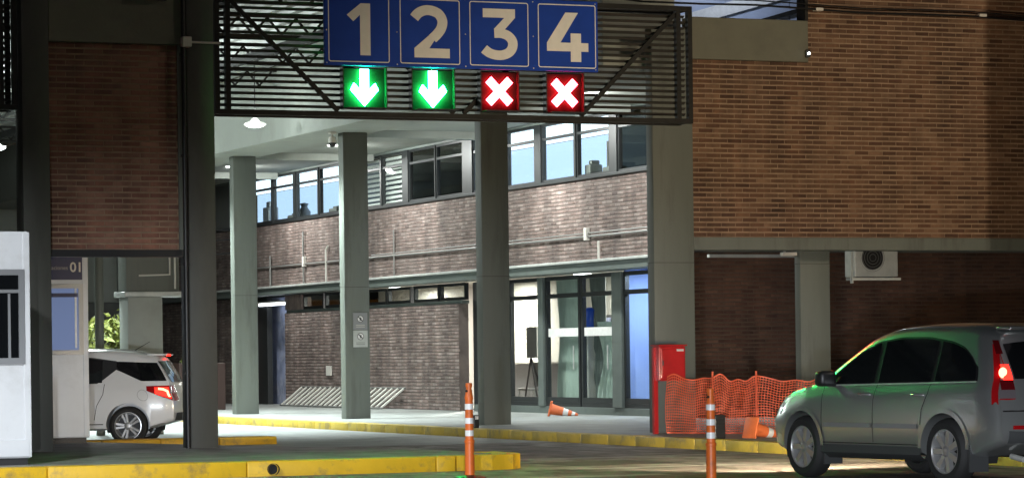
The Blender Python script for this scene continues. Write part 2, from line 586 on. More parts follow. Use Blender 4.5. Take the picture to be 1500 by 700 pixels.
# ------------------------------------------------------------------ bricks
def px_of(p):
    s_, c_ = math.sin(YAW), math.cos(YAW)
    X = c_ * p[0] - s_ * p[1]
    Y = s_ * p[0] + c_ * p[1]
    return 750 + 4400 * X / Y, 521 - 4400 * (p[2] - 1.4) / Y, Y


BMESH = {}


def brick_proto(axis, mname, i):
    key = (axis, mname, i)
    if key not in BMESH:
        r = random.Random(i * 13 + 5)
        L, Hh = 0.250, 0.055
        mbx = MB()
        brick_shape(mbx, axis, 0, 0, 0, L, Hh, r)
        me = mbx.mesh('brick')
        me.materials.append(M[mname])
        BMESH[key] = me
    return BMESH[key]


def brick_shape(mbx, axis, u, w, z, L, Hh, r):
    """brick with its lower corner at u along the wall, front at w, chamfered edges; axis 'x' wall faces -y, 'y' wall faces -x"""
    d = r.uniform(-.0025, .003)
    c = .006
    j = lambda: r.uniform(-.0022, .0022)
    q = [(0, 0), (L, 0), (L, Hh), (0, Hh)]
    qi = [(c, c), (L - c, c), (L - c, Hh - c), (c, Hh - c)]
    P = []
    for (a, b) in q:
        P.append((a, .03, b))
    for (a, b) in q:
        P.append((a + j(), c + d, b + j()))
    for (a, b) in qi:
        P.append((a + j(), d + j() * .5, b + j()))
    if axis == 'x':
        vs = [(u + a, w + dd, z + b) for a, dd, b in P]
    else:
        vs = [(w + dd, u + a, z + b) for a, dd, b in P]
    fs = []
    for k in range(4):
        m_ = (k + 1) % 4
        fs.append((k, m_, 4 + m_, 4 + k))
        fs.append((4 + k, 4 + m_, 8 + m_, 8 + k))
    fs.append((8, 9, 10, 11))
    mbx.add(vs, fs)


def brick_field(parent, axis, w, u0, u1, z0, z1, mname, mortar, single=300, holes=(), thick=0.25, wall_name='wall', view=(0, 1500, 0, 700), name_rest='brickwork', see=None):
    """a wall: mortar body + bricks. w is the front plane of the bricks (facing -axis)."""
    # mortar body split around holes (grid decomposition)
    us = sorted({u0, u1, *[min(max(h[0], u0), u1) for h in holes], *[min(max(h[1], u0), u1) for h in holes]})
    zs = sorted({z0, z1, *[min(max(h[2], z0), z1) for h in holes], *[min(max(h[3], z0), z1) for h in holes]})
    body = MB()
    if not holes:
        if axis == 'x':
            body.box(u0, u1, w + .009, w + thick, z0, z1)
        else:
            body.box(w + .009, w + thick, u0, u1, z0, z1)
    else:
        for a, b in zip(us[:-1], us[1:]):
            for c, d in zip(zs[:-1], zs[1:]):
                cu, cz = (a + b) / 2, (c + d) / 2
                if any(h[0] < cu < h[1] and h[2] < cz < h[3] for h in holes):
                    continue
                if axis == 'x':
                    body.box(a, b, w + .009, w + thick, c, d)
                else:
                    body.box(w + .009, w + thick, a, b, c, d)
    wall = body.build(wall_name, mortar, parent)
    ch, bl = 0.0795, 0.26
    rows = int(round((z1 - z0) / ch))
    ch = (z1 - z0) / rows
    full, rest = [], []
    for i in range(rows):
        z = z0 + i * ch + .012
        u = u0 - (bl / 2 if i % 2 else 0)
        while u < u1 - .02:
            a = max(u + .005, u0)
            b = min(u + bl - .005, u1)
            u += bl
            if b - a < .04:
                continue
            segs = [(a, b)]
            for h in holes:
                if h[2] < z + ch / 2 < h[3]:
                    ns = []
                    for (p, q) in segs:
                        if q <= h[0] or p >= h[1]:
                            ns.append((p, q))
                        else:
                            if h[0] - p > .04:
                                ns.append((p, h[0]))
                            if q - h[1] > .04:
                                ns.append((h[1], q))
                    segs = ns
            for (p, q) in segs:
                pt = (p, w, z) if axis == 'x' else (w, p, z)
                X, Y, D = px_of(pt)
                vis = view[0] < X < view[1] - 18 and view[2] < Y < view[3]
                if abs(q - p - .250) < .002 and vis:
                    full.append((D, p, z, i))
                else:
                    rest.append((p, q, z))
    full.sort(key=lambda t: t[0])
    if single < len(full):
        rest += [(p, p + .250, z) for (_, p, z, _) in full[single:]]
        full = full[:single]
    # single bricks
    for k, (_, p, z, i) in enumerate(full):
        o = bpy.data.objects.new('brick', brick_proto(axis, mname, RNG.randrange(9)))
        C.objects.link(o)
        o.parent = wall
        o.matrix_parent_inverse = parent_inv(wall)
        o.location = (p, w, z) if axis == 'x' else (w, p, z)
    if rest:
        mbx = MB()
        for (p, q, z) in rest:
            brick_shape(mbx, axis, p, w, z, q - p, .055, RNG)
        me = bpy.data.meshes.new(name_rest)
        me.from_pydata(mbx.v, [], mbx.f)
        bm = bmesh.new()
        bm.from_mesh(me)
        bmesh.ops.recalc_face_normals(bm, faces=bm.faces)
        # open shells: make every front face look outwards
        bm.to_mesh(me)
        bm.free()
        me.materials.append(M[mname])
        o = bpy.data.objects.new(name_rest, me)
        C.objects.link(o)
        o.parent = wall
        o.matrix_parent_inverse = parent_inv(wall)
        o['kind'] = 'stuff'
    return wall


# ------------------------------------------------------------------ columns
def column(name_label, x0, x1, y0, y1, z1, m='concrete', base=PZ):
    o = MB().cbox(x0, x1, y0, y1, base - .02, z1, 0.018).build('concrete_column', m, None, 40)
    for zj in (2.85,):
        j = MB()
        j.box(x0 - .0015, x1 + .0015, y0 - .0015, y1 + .0015, zj, zj + .012)
        j.build('form_joint', 'concrete_dark', o)
    return tag(o, name_label, 'column', 'grey columns of the canopy')


colA = column('farthest grey column on the pavement, near the lit upper windows', 20.74, 21.29, 65.6, 65.9, 6.03)
colB = column('grey column carrying the two small notice plates', 20.76, 21.30, 58.2, 58.5, 6.03)
colC = column('tall grey column under the red crosses of the gantry', 20.75, 21.29, 50.7, 51.0, 6.03)
colD = column('wide grey corner column beside the red hydrant cabinet', 20.66, 21.38, 43.25, 43.5, 6.6)
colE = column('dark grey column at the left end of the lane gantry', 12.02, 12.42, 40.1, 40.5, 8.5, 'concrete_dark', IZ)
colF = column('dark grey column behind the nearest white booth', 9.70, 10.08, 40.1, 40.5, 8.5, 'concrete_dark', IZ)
colG = column('short grey column under the long brick facade, behind the silver car', 23.56, 24.12, 43.75, 43.95, 3.2)
# conduit strapped to the left of column E
t = thing('cable_conduit', 'black cable conduit running up beside the gantry column', 'conduit', (11.96, 40.06, IZ))
MB().tube([(11.965, 40.05, IZ), (11.965, 40.05, 8.3)], .035, 8).build('pipe', 'black', t, 50)
for z in (1.2, 2.7, 4.2, 5.6):
    MB().box(11.92, 12.018, 40.04, 40.09, z, z + .04).build('bracket', 'black', t)

# ------------------------------------------------------------------ left brick panel
t = thing('brick_panel_wall', 'red-brown brick panel hung between the two left columns', 'wall', (11, 40.25, 2.86))
brick_field(t, 'x', 40.22, 10.083, 11.92, 2.93, 5.76, 'brick_red', 'mortar', 300)
MB().box(10.083, 12.018, 40.19, 40.5, 2.83, 2.927).build('lintel', 'black', t)
MB().cbox(10.083, 12.018, 40.12, 40.52, 5.763, 8.2, .01).build('top_beam', 'concrete_olive', t)
MB().box(11.921, 12.018, 40.2, 40.45, 2.93, 5.76).build('edge_strip', 'concrete', t)

# ------------------------------------------------------------------ long brick facade on the right
t = thing('brick_facade', 'long warm-lit brick upper facade overhanging on the right', 'wall', (25, 43.4, 3.1))
FB = 43.32
brick_field(t, 'x', FB, 21.384, 31.0, 3.27, 8.2, 'brick', 'mortar', 300, holes=[(21.0, 23.52, 6.12, 8.4)], thick=.3)
MB().cbox(21.384, 31.0, FB - .045, FB + .35, 3.06, 3.267, .012).build('bottom_beam', 'concrete', t)
MB().cbox(21.384, 23.517, FB - .03, FB + .3, 6.123, 6.80, .012).build('top_beam', 'concrete_olive', t)
MB().box(23.46, 23.517, FB - .035, FB + .25, 6.803, 8.2).build('jamb', 'steel', t)
# added tower block beyond the right edge, put there to shade the facade
tw = tag(MB().cbox(26.72, 31, 38.6, 41.0, PZ, 9.5, .02).build('shading_tower', 'concrete_olive'), 'added olive tower block, out of view, that shades the brick facade at right', 'tower')
# glazed roof seen through the opening beside the facade
t = thing('glazed_roof', 'bluish lit roof glazing seen above the olive facade beam', 'roof', (23, 46, 7))
for i in range(4):
    xa = 21.8 + i * 1.3
    MB().box(xa + .006, xa + 1.294, 48.0, 48.06, 6.64, 8.7).build('roof_sheet', 'roof_sheet', t)
MB().bar((23.2, 47.93, 7.2), (26.2, 47.93, 8.05), .06, .22).build('rafter', 'reflective', t)
MB().bar((24.6, 47.93, 7.2), (27.4, 47.93, 8.0), .06, .08).build('rafter', 'steel', t)
lt = thing('tube_lamp', 'added cold tube lamp, out of view, lighting the roof glazing', 'lamp', (24.6, 46.4, 8.3))  # lamp added out of view to light the sheets behind the opening
MB().tube([(23.8, 46.4, 8.4), (25.4, 46.4, 8.4)], .03, 8).build('tube', 'tube', lt)
light('POINT', 'tube_light', (24.4, 46.5, 8.2), 60, (.72, .82, 1.0), lt, .1)
# cables along the facade
for k, (dz, r) in enumerate(((0, .018), (.075, .012))):
    pts = [(12.5 + i * 1.0, FB - .1 - (0.0 if i > 8 else (8 - i) * .34), 7.02 + dz - .012 * max(0, i - 8) - .02 * math.sin(i * 1.7)) for i in range(0, 19)]
    tag(MB().tube(pts, r, 6).build('cable', 'black'), ['thick black cable strung along the top of the brick facade', 'thin black cable just above the thick one on the facade'][k], 'cable')
for k, x in enumerate((23.62, 26.72)):
    tag(MB().cbox(x, x + .14, FB - .12, FB - .003, 6.96, 7.01, .008).build('cable_clip', 'pvc'), ['white cable clip beside the olive beam of the facade', 'white cable clip where the facade falls into shadow'][k], 'clip')
t = thing('indicator_lamp', 'tiny lit white lamp at the corner of the olive beam', 'lamp', (23.49, FB - .06, 6.26))
MB().cbox(23.45, 23.53, FB - .08, FB - .033, 6.2, 6.32, .01).build('housing', 'black', t)
MB().lathe([(0, -.005), (.018, 0), (.02, .02)], 12, Matrix.Translation((23.49, FB - .085, 6.26)) @ Matrix.Rotation(math.pi / 2, 4, 'X')).build('lens', 'lamp_on', t)

# ------------------------------------------------------------------ terminal building behind the pavement
AW = 25.74          # brick plane
AG = 26.0           # glazing plane
bld = thing('terminal_building', 'two-storey brick terminal with lit ribbon windows behind the columns', 'building', (AW, 60, PZ))
WZ0, WZ1 = 5.12, 6.37
# upper brick band
brick_field(bld, 'y', AW, 52.2, 96.0, 3.36, 5.05, 'brick_grey', 'mortar_grey', 170, wall_name='upper_wall', view=(380, 952, 240, 440))
# lower brick
brick_field(bld, 'y', AW, 64.38, 77.0, PZ, 2.62, 'brick_grey', 'mortar_grey', 110, wall_name='lower_wall', view=(418, 690, 430, 620))
brick_field(bld, 'y', AW, 52.2, 53.9, PZ, 3.1, 'brick_grey', 'mortar_grey', 0, wall_name='corner_pier')
brick_field(bld, 'y', AW, 80.0, 96.0, PZ, 3.1, 'brick_grey', 'mortar_grey', 0, wall_name='far_wall')
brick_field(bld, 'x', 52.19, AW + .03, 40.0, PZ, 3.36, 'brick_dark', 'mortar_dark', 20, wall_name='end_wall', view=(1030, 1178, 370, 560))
MB().box(AW + .005, 40, 52.2, 96, 3.365, 3.38).build('floor_slab', 'concrete', bld)
MB().box(26.02, 40, 52.23, 52.5, 3.385, 6.4).build('end_wall_upper', 'mortar', bld)
# sill, head
MB().cbox(AW - .06, AW + .2, 52.2, 96, 5.053, 5.115, .008).build('sill', 'alu_dark', bld)
MB().box(AW - .02, AW + .16, 52.2, 96, WZ1 + .003, 6.6).build('head_beam', 'alu_grey', bld)
# gutter and ledge
MB().cbox(AW - .36, AW - .003, 52.2, 96, 3.30, 3.355, .01).build('gutter', 'gutter', bld)
MB().cbox(AW - .30, AW + .3, 52.2, 96, 3.12, 3.297, .01).build('ledge_beam', 'alu_grey', bld)

# upper windows: (b0, b1, type)
UW = [(54.05, 55.6, 'dark'), (55.98, 57.65, 'lit'), (57.75, 59.50, 'lit'), (59.86, 61.45, 'lit'), (61.9, 63.45, 'lit'),
      (64.05, 65.75, 'dark'), (65.8, 67.55, 'dark'), (67.95, 69.4, 'blind'), (69.5, 70.95, 'blind'),
      (72.4, 74.1, 'lit'), (74.2, 76.0, 'lit'), (76.18, 77.95, 'lit'), (78.05, 79.75, 'lit')]


def window(b0, b1, z0, z1, plane, transom, parent, pane='glass', frame='alu_dark', fw=.05, name='window'):
    f = MB()
    a0, a1 = plane, plane + .09
    f.box(a0, a1, b0, b0 + fw, z0, z1)
    f.box(a0, a1, b1 - fw, b1, z0, z1)
    f.box(a0, a1, b0 + fw, b1 - fw, z0, z0 + fw)
    f.box(a0, a1, b0 + fw, b1 - fw, z1 - fw, z1)
    if transom:
        f.box(a0 - .004, a1 - .004, b0 + fw, b1 - fw, transom, transom + fw * 1.1)
    fo = f.build(name, frame, parent)
    segs = [(z0 + fw, transom), (transom + fw * 1.1, z1 - fw)] if transom else [(z0 + fw, z1 - fw)]
    for (c, d) in segs:
        MB().box(a0 + .04, a0 + .046, b0 + fw, b1 - fw, c, d).build('pane', pane, fo)
    return fo


prev = 52.2
for (b0, b1, ty) in sorted(UW):
    if b0 - prev > .012:
        MB().box(AW + .0, AW + .13, prev + .002, b0 - .002, WZ0, WZ1).build('mullion', 'alu_dark', bld)
    prev = b1
    fo = window(b0, b1, WZ0, WZ1, AW + .03, 6.02, bld, 'glass_dark' if ty == 'dark' else 'glass')
    if ty == 'lit':
        pass
    elif ty == 'blind':
        for k in range(10):
            z = 5.16 + k * .118
            bl_ = MB().add([(AW + .10, b0 + .05, z), (AW + .10, b1 - .05, z), (AW + .12, b1 - .05, z + .068), (AW + .12, b0 + .05, z + .068)], [(0, 1, 2, 3)])
            bl_.build('blind_slat', 'reflective', fo)
MB().box(AW + .0, AW + .13, prev + .002, 96, WZ0, WZ1).build('mullion', 'far_wall', bld)
for (b0, b1) in ((55.98, 63.45), (72.4, 79.75)):
    k = b0 + 1.2
    while k < b1 + 1.4:
        MB().box(AW + .62, AW + .64, k, min(k + 1.2, b1 + 1.4) - .012, WZ0 - .05, 6.02).build('lit_blind', 'win_blue', bld)
        MB().box(AW + .58, AW + .60, k, min(k + 1.2, b1 + 1.4) - .012, 6.03, WZ1 + .2).build('lit_upper_blind', 'win_white', bld)
        k += 1.2
MB().box(AW + 1.6, AW + 1.7, 53, 82, 5.05, 6.5).build('office_back_wall', 'far_wall', bld)
# things on the sill inside the lit offices
for (b, w_, h, lab, nm, mm) in [(79.15, .5, .62, 'pale carton on the far office sill, leftmost', 'carton', 'grey_trim'),
                            (76.9, .75, .2, 'low grey machine on the office sill beside the jug', 'office_machine', 'conduit'),
                            (73.6, .6, .22, 'small grey printer on the office sill near the column', 'printer', 'conduit'),
                            (56.45, .6, .22, 'grey desk phone set on the office sill at right', 'desk_phone', 'conduit'),
                            (57.5, .28, .36, 'small grey box behind the right office window mullion', 'small_box', 'conduit')]:
    o = MB()
    o.cbox(AW + .2, AW + .5, b - w_ / 2, b + w_ / 2, 5.12, 5.12 + h * .75, .03)
    o.cbox(AW + .26, AW + .46, b - w_ / 3, b + w_ / 4, 5.12 + h * .73, 5.12 + h, .03)
    tag(o.build(nm, mm), lab, nm.split('_')[-1])
tag(MB().lathe([(0, 0), (.16, 0), (.17, .2), (.1, .3), (.08, .34), (.12, .42), (0, .45)], 16, Matrix.Translation((AW + .36, 76.3, 5.12))).build('jug', 'conduit', None, 50),
    'round grey jug on the far office sill', 'jug')
tag(MB().tube([(AW + .45, 57.0, 5.12), (AW + .45, 57.0, 5.85)], .025, 8).build('desk_lamp_stem', 'conduit'), 'thin upright stem behind the right lit office window', 'stem')

# ground floor: strip windows above lower brick
MB().box(AW + .06, AW + .24, 64.3, 77.0, 2.623, 2.70).build('strip_sill', 'alu_grey', bld)
for (b0, b1) in [(64.1, 65.7), (65.78, 67.4), (67.62, 69.2), (69.3, 70.9), (70.95, 72.3), (72.4, 73.85), (74.0, 75.6)]:
    window(b0, b1, 2.705, 3.1, AW + .06, None, bld, 'glass', 'alu_dark', .07)
MB().box(AW + .02, AW + .3, 75.65, 77.0, 2.705, 3.1).build('corner_block', 'brick_grey', bld)
# plinth and glazed entrance
MB().cbox(AG - .02, AG + .2, 53.9, 64.1, PZ - .01, .30, .01).build('plinth', 'alu_grey', bld)
MB().box(AG - .01, AG + .12, 62.0, 64.1, .302, 3.1).build('dark_panel', 'alu_dark', bld)
for (b0, b1, nm) in [(54.2, 55.9, 'window'), (56.38, 58.05, 'door'), (58.12, 59.95, 'door'), (60.25, 61.97, 'window')]:
    fo = window(b0, b1, .302, 3.1, AG, 2.63, bld, 'glass', 'alu_dark', .085, nm)
    MB().box(AG - .006, AG + .07, b0 + .085, b1 - .085, .39, .50).build('kick_rail', 'alu_dark', fo)
    if nm == 'door':
        MB().box(AG + .036, AG + .039, b0 + .09, b1 - .09, 1.80, 1.98).build('safety_strip', 'reflective', fo)
        MB().tube([(AG - .07, b0 + .18, 1.1), (AG - .07, b0 + .18, 1.6)], .014, 8).build('handle', 'galv', fo, 50)
for (b0, b1) in [(55.905, 56.375), (59.955, 60.245)]:
    MB().cbox(AG - .06, AG + .14, b0, b1, .302, 3.1, .01).build('mullion', 'alu_grey', bld)
MB().box(AG, AG + .12, 53.905, 54.197, .302, 3.1).build('mullion', 'alu_dark', bld)
# lobby shell
MB().box(AG + .2, 31.0, 52.6, 77.0, PZ + .002, .19).build('lobby_floor', 'tile', bld)
MB().box(AG + 4.9, 31.0, 52.6, 77.0, .19, 3.3).build('lobby_back_wall', 'cream_wall', bld)
MB().box(AG + .2, 31.0, 52.6, 77.0, 3.2, 3.3).build('lobby_ceiling', 'cream_wall', bld)
MB().box(AG + 2.4, AG + 2.5, 56.5, 76.9, .19, 3.2).build('lobby_partition', 'cream_wall', bld)
MB().box(AG + 1.1, AG + 1.2, 53.2, 56.3, .19, 3.2).build('blue_partition', 'blue_wall', bld)
MB().box(AG + .2, AG + 1.1, 56.21, 56.3, .19, 3.2).build('side_partition', 'blue_wall', bld)
MB().box(AG + 1.07, AG + 1.097, 54.6, 54.66, .3, 3.0).build('blue_partition_post', 'reflective', bld)
MB().box(AG + 1.07, AG + 1.097, 53.3, 56.1, 1.30, 1.35).build('blue_partition_rail', 'reflective', bld)
for (b, e, col, a) in [(58.0, 150, (1.0, .98, .93), 1.4), (61.0, 85, (1, .96, .90), 1.4), (54.9, 110, (.72, .83, 1.0), .6), (66.5, 480, (1, .95, .88), 1.3), (72.5, 480, (1, .95, .88), 1.3)]:
    lt = thing('ceiling_light', 'round ceiling light inside the lobby at %s' % {58.0: 'the doors', 61.0: 'the left pane', 54.9: 'the blue pane', 66.5: 'the strip windows, nearer', 72.5: 'the strip windows, farther'}[b], 'light', (AG + a, b, 3.15), 0, 'lobby ceiling lights')
    MB().lathe([(0, 3.16), (.2, 3.16), (.22, 3.2)], 16, Matrix.Translation((AG + a, b, 0))).build('diffuser', 'lamp_on', lt)
    light('AREA', 'lobby_light', (AG + a, b, 3.14), e, col, lt, .4, (AG + a, b, 0))


def drape(name, lab, x, b0, b1, z0, z1, m, amp=.05, waves=6, pinch=0.0):
    vs, fs = [], []
    n, k = 60, 12
    for i in range(n + 1):
        u = i / n
        for j in range(k + 1):
            v = j / k
            pin = 1 - pinch * math.sin(math.pi * min(1, (1 - v) * 1.15)) ** 2
            b = b0 + (b1 - b0) * (u * pin)
            vs.append((x + amp * math.sin(u * waves * 2 * math.pi) * (.6 + .4 * (1 - v)), b, z0 + (z1 - z0) * v))
    for i in range(n):
        for j in range(k):
            fs.append((i * (k + 1) + j, (i + 1) * (k + 1) + j, (i + 1) * (k + 1) + j + 1, i * (k + 1) + j + 1))
    return tag(MB().add(vs, fs).build(name, m, None, 60), lab, 'curtain')


drape('curtain', 'pale green curtain behind the left entrance door', AG + .45, 58.95, 60.35, .25, 3.1, 'curtain', .03, 9, .12)
drape('curtain', 'grey curtain hanging at the middle of the entrance doors', AG + .6, 58.1, 58.9, .25, 3.1, 'curtain_grey', .04, 5, .3)
drape('curtain', 'pale green curtain behind the right entrance door', AG + .5, 57.0, 58.3, .25, 2.1, 'curtain', .05, 6, .25)
t = thing('water_cooler', 'blue-topped water cooler inside the right entrance door', 'cooler', (AG + .55, 58.8, .19))
MB().cbox(AG + .42, AG + .70, 58.66, 58.94, .19, 1.86, .02).build('body', 'pvc', t)
MB().lathe([(0, 2.42), (.07, 2.42), (.13, 2.36), (.14, 2.1), (.1, 1.95), (.05, 1.86)], 16, Matrix.Translation((AG + .56, 58.8, 0))).build('bottle', 'blue_plastic', t, 50)
t = thing('notice_easel', 'folding stand seen through the left lobby pane', 'stand', (AG + .7, 62.4, .19))
MB().tube([(AG + .7, 61.95, .19), (AG + .7, 62.4, 1.35)], .022, 6).build('leg', 'black', t)
MB().tube([(AG + .7, 62.85, .19), (AG + .7, 62.4, 1.35)], .022, 6).build('leg', 'black', t)
MB().tube([(AG + .7, 62.4, 1.35), (AG + 1.1, 62.4, .19)], .022, 6).build('rear_leg', 'black', t)
MB().box(AG + .72, AG + .75, 62.1, 62.7, 1.35, 2.05).build('panel', 'pvc', t)
t = thing('lobby_chair', 'grey chair inside the left lobby pane', 'chair', (AG + 1.0, 63.2, .19))
MB().cbox(AG + .8, AG + 1.2, 63.0, 63.4, .6, .66, .015).build('seat', 'conduit', t)
MB().cbox(AG + 1.18, AG + 1.22, 63.0, 63.4, .7, 1.25, .012).build('backrest', 'conduit', t)
for dx in (.82, 1.18):
    for dy in (63.02, 63.38):
        MB().tube([(AG + dx, dy, .19), (AG + dx, dy, .6)], .015, 6).build('leg', 'galv', t)
t = thing('wall_picture', 'pale picture on the lobby wall behind the right door', 'picture', (AG + 2.38, 62.2, 1.6))
MB().box(AG + 2.36, AG + 2.395, 61.6, 62.8, 1.5, 2.3).build('frame', 'alu_dark', t)
MB().box(AG + 2.355, AG + 2.359, 61.66, 62.74, 1.56, 2.24).build('print', 'poster', t)
t = thing('lobby_counter', 'low grey counter at the back of the lobby', 'counter', (AG + 1.9, 64.5, .19))
MB().cbox(AG + 1.7, AG + 2.2, 62.9, 66.2, .19, 1.2, .02).build('front', 'grey_trim', t)
MB().cbox(AG + 1.62, AG + 2.25, 62.85, 66.25, 1.203, 1.25, .01).build('top', 'pvc', t)

# far doorway with posters beside lower brick
MB().box(AG + .3, AG + .5, 77.0, 80.0, PZ, 3.1).build('far_recess_wall', 'poster', bld)
MB().box(AG - .1, AG + .05, 79.0, 80.0, PZ, 3.1).build('far_recess_post', 'alu_dark', bld)
lt = thing('tube_lamp', 'bright tube lamp over the far doorway', 'lamp', (AG, 78, 2.75))
MB().cbox(AG - .15, AG - .05, 77.2, 79.6, 2.86, 2.93, .01).build('tube', 'tube', lt)
MB().cbox(AG - .16, AG - .03, 77.15, 79.65, 2.935, 2.98, .01).build('batten', 'pvc', lt)

# conduits and pipes on the upper wall
t = thing('wall_conduit', 'long thin conduit with junction boxes along the upper brick wall', 'conduit', (AW, 66, 4))
MB().tube([(AW - .05, 53.5, 3.86), (AW - .05, 64, 3.86), (AW - .05, 79.5, 3.9)], .022, 6).build('pipe', 'conduit', t)
MB().tube([(AW - .05, 53.5, 3.93), (AW - .05, 64, 3.93), (AW - .05, 70, 3.93)], .014, 6).build('pipe', 'conduit', t)
for b, z in ((56.95, 3.78), (75.1, 3.82)):
    MB().cbox(AW - .1, AW - .005, b, b + .12, z, z + .26, .01).build('junction_box', 'pvc', t)
for k, (b, z0, z1, mm, lab) in enumerate([(71.4 + 2.0, 3.36, 4.3, 'pvc', 'bent pale pipe on the upper wall left of the notice column'),
                                 (68.4, 3.36, 4.5, 'conduit', 'thin upright conduit on the upper wall right of the notice column'),
                                 (56.4, 3.36, 3.75, 'pvc', 'short white pipe stub above the glazed entrance'),
                                 (75.2, 3.36, 4.75, 'conduit', 'dark vertical conduit below the far lit windows'),
                                 (78.0, 3.36, 4.2, 'conduit', 'short dark conduit at the far end of the upper wall')]):
    pts = [(AW - .06, b, z0), (AW - .06, b, z1 - .1), (AW - .03, b - .1, z1)] if k == 0 else [(AW - .06, b, z0), (AW - .06, b, z1)]
    tag(MB().tube(pts, .028 if k != 1 else .02, 6).build('wall_pipe', mm), lab, 'pipe')

# ------------------------------------------------------------------ pavement canopy: edge beam, slab soffit
t = thing('pavement_canopy', 'pale grey concrete canopy slab over the building pavement', 'canopy', (21, 60, 6.03))
MB().cbox(20.15, 21.45, 44.0, 90.0, 6.03, 7.6, .015).build('edge_beam', 'soffit', t)
MB().box(21.452, 25.70, 44.0, 90.0, 6.42, 6.62).build('slab', 'soffit', t)
for b in (47.2, 54.8, 62.3, 69.8, 77.3):
    MB().box(21.452, 25.70, b, b + .3, 6.25, 6.418).build('rib', 'soffit', t)

# ------------------------------------------------------------------ steel road canopy
t = thing('road_canopy', 'metal deck roof on dark open-web trusses over the road', 'canopy', (14, 60, 7))
ribs, fr = [], []
nx = 0
x = 1.0
prof = []
while x < 20.1:
    prof += [(x, 7.62), (x + .12, 7.62), (x + .15, 7.70), (x + .35, 7.70), (x + .38, 7.62)]
    x += .4
vs = []
for (px_, z) in prof:
    vs += [(px_, 41.0, z), (px_, 88.0, z)]
fs = [(2 * i, 2 * i + 1, 2 * i + 3, 2 * i + 2) for i in range(len(prof) - 1)]
MB().add(vs, fs).build('deck', 'deck', t)
for b in (46.2, 51.0, 55.8, 60.6, 65.4, 70.2, 77.0):
    tr = MB().bar((1.0, b, 7.50), (20.14, b, 7.50), .07, .06).build('top_chord', 'steel', t)
    MB().bar((1.0, b, 7.14), (20.14, b, 7.14), .07, .06).build('bottom_chord', 'steel', tr)
    x = 12.2 if b < 72 else 14
    k = 0
    while x < 20.0:
        za, zb = (7.17, 7.47) if k % 2 == 0 else (7.47, 7.17)
        MB().bar((x, b, za), (x + .27, b, zb), .04, .035).build('web_bar', 'steel', tr)
        x += .27
        k += 1
    x = 5.0
    wb = MB()
    k = 0
    while x < 12.0:
        za, zb = (7.17, 7.47) if k % 2 == 0 else (7.47, 7.17)
        wb.bar((x, b, za), (x + .27, b, zb), .04, .035)
        x += .27
        k += 1
    o = wb.build('web_lacing', 'steel', tr)
    o['kind'] = 'stuff'
for x in (14.3, 17.4):
    MB().bar((x, 41.2, 7.05), (x, 88, 7.05), .14, .16).build('long_beam', 'steel', t)

# pendant lamps under the road canopy
LP = [(19.2, 59.2, 'round pendant lamp visible just under the gantry louvres'), (15.6, 59.2, 'pendant lamp behind the number sign, middle of the road'),
      (19.0, 67.0, 'farther pendant lamp in the same row as the visible one'), (15.6, 67.0, 'far pendant lamp behind the left louvres'),
      (11.6, 60.0, 'pendant lamp over the booth lane at left'), (9.5, 64.0, 'far pendant lamp over the booth lane at left')]
for (x, b, lab) in LP:
    z = 6.24
    lt = thing('pendant_lamp', lab, 'lamp', (x, b, z), 0, 'pendant lamps under the road canopy')
    T = Matrix.Translation((x, b, z))
    MB().lathe([(.015, .13), (.06, .12), (.1, .06), (.2, .03), (.235, .005), (.225, -.005)], 20, T).build('shade', 'pvc', lt, 40)
    MB().lathe([(0, -.07), (.10, -.064), (.18, -.035), (.224, .0)], 20, T).build('diffuser', 'lamp_on', lt, 40)
    MB().tube([(x, b, z + .18), (x, b, 7.6)], .012, 6).build('cord', 'black', lt)
    light('SPOT', 'pendant_light', (x, b, z - .06), 6200 if x > 12 else 3400, (.86, 1.0, .98), lt, .2, (x, b, 0), math.radians(128), .7)
    light('POINT', 'deck_fill_light', (x, b, z + .34), 25 if x > 18 else 420, (.90, 1.0, .97), lt, .1)  # point light added above the shade to brighten the deck
# lamps added under the pavement canopy to wash the brick wall
for (x, b, lab) in [(23.6, 52.6, 'added soffit lamp over the entrance, nearest'), (23.6, 58.5, 'added soffit lamp over the entrance, second'), (23.6, 67.0, 'added soffit lamp over the lower brick wall'), (23.6, 75.0, 'added soffit lamp at the far end of the pavement')]:
    lt = thing('added_soffit_lamp', lab, 'lamp', (x, b, 6.4), 0, 'added lamps under the pavement canopy')
    MB().lathe([(0, 6.40), (.07, 6.40), (.09, 6.418)], 18, Matrix.Translation((x, b, 0))).build('diffuser', 'lamp_on', lt, 40)
    light('AREA', 'added_wall_light', (x, b, 6.37), 400, (.97, 1.0, .96), lt, .35, (x + 2.2, b + .3, 2.6))


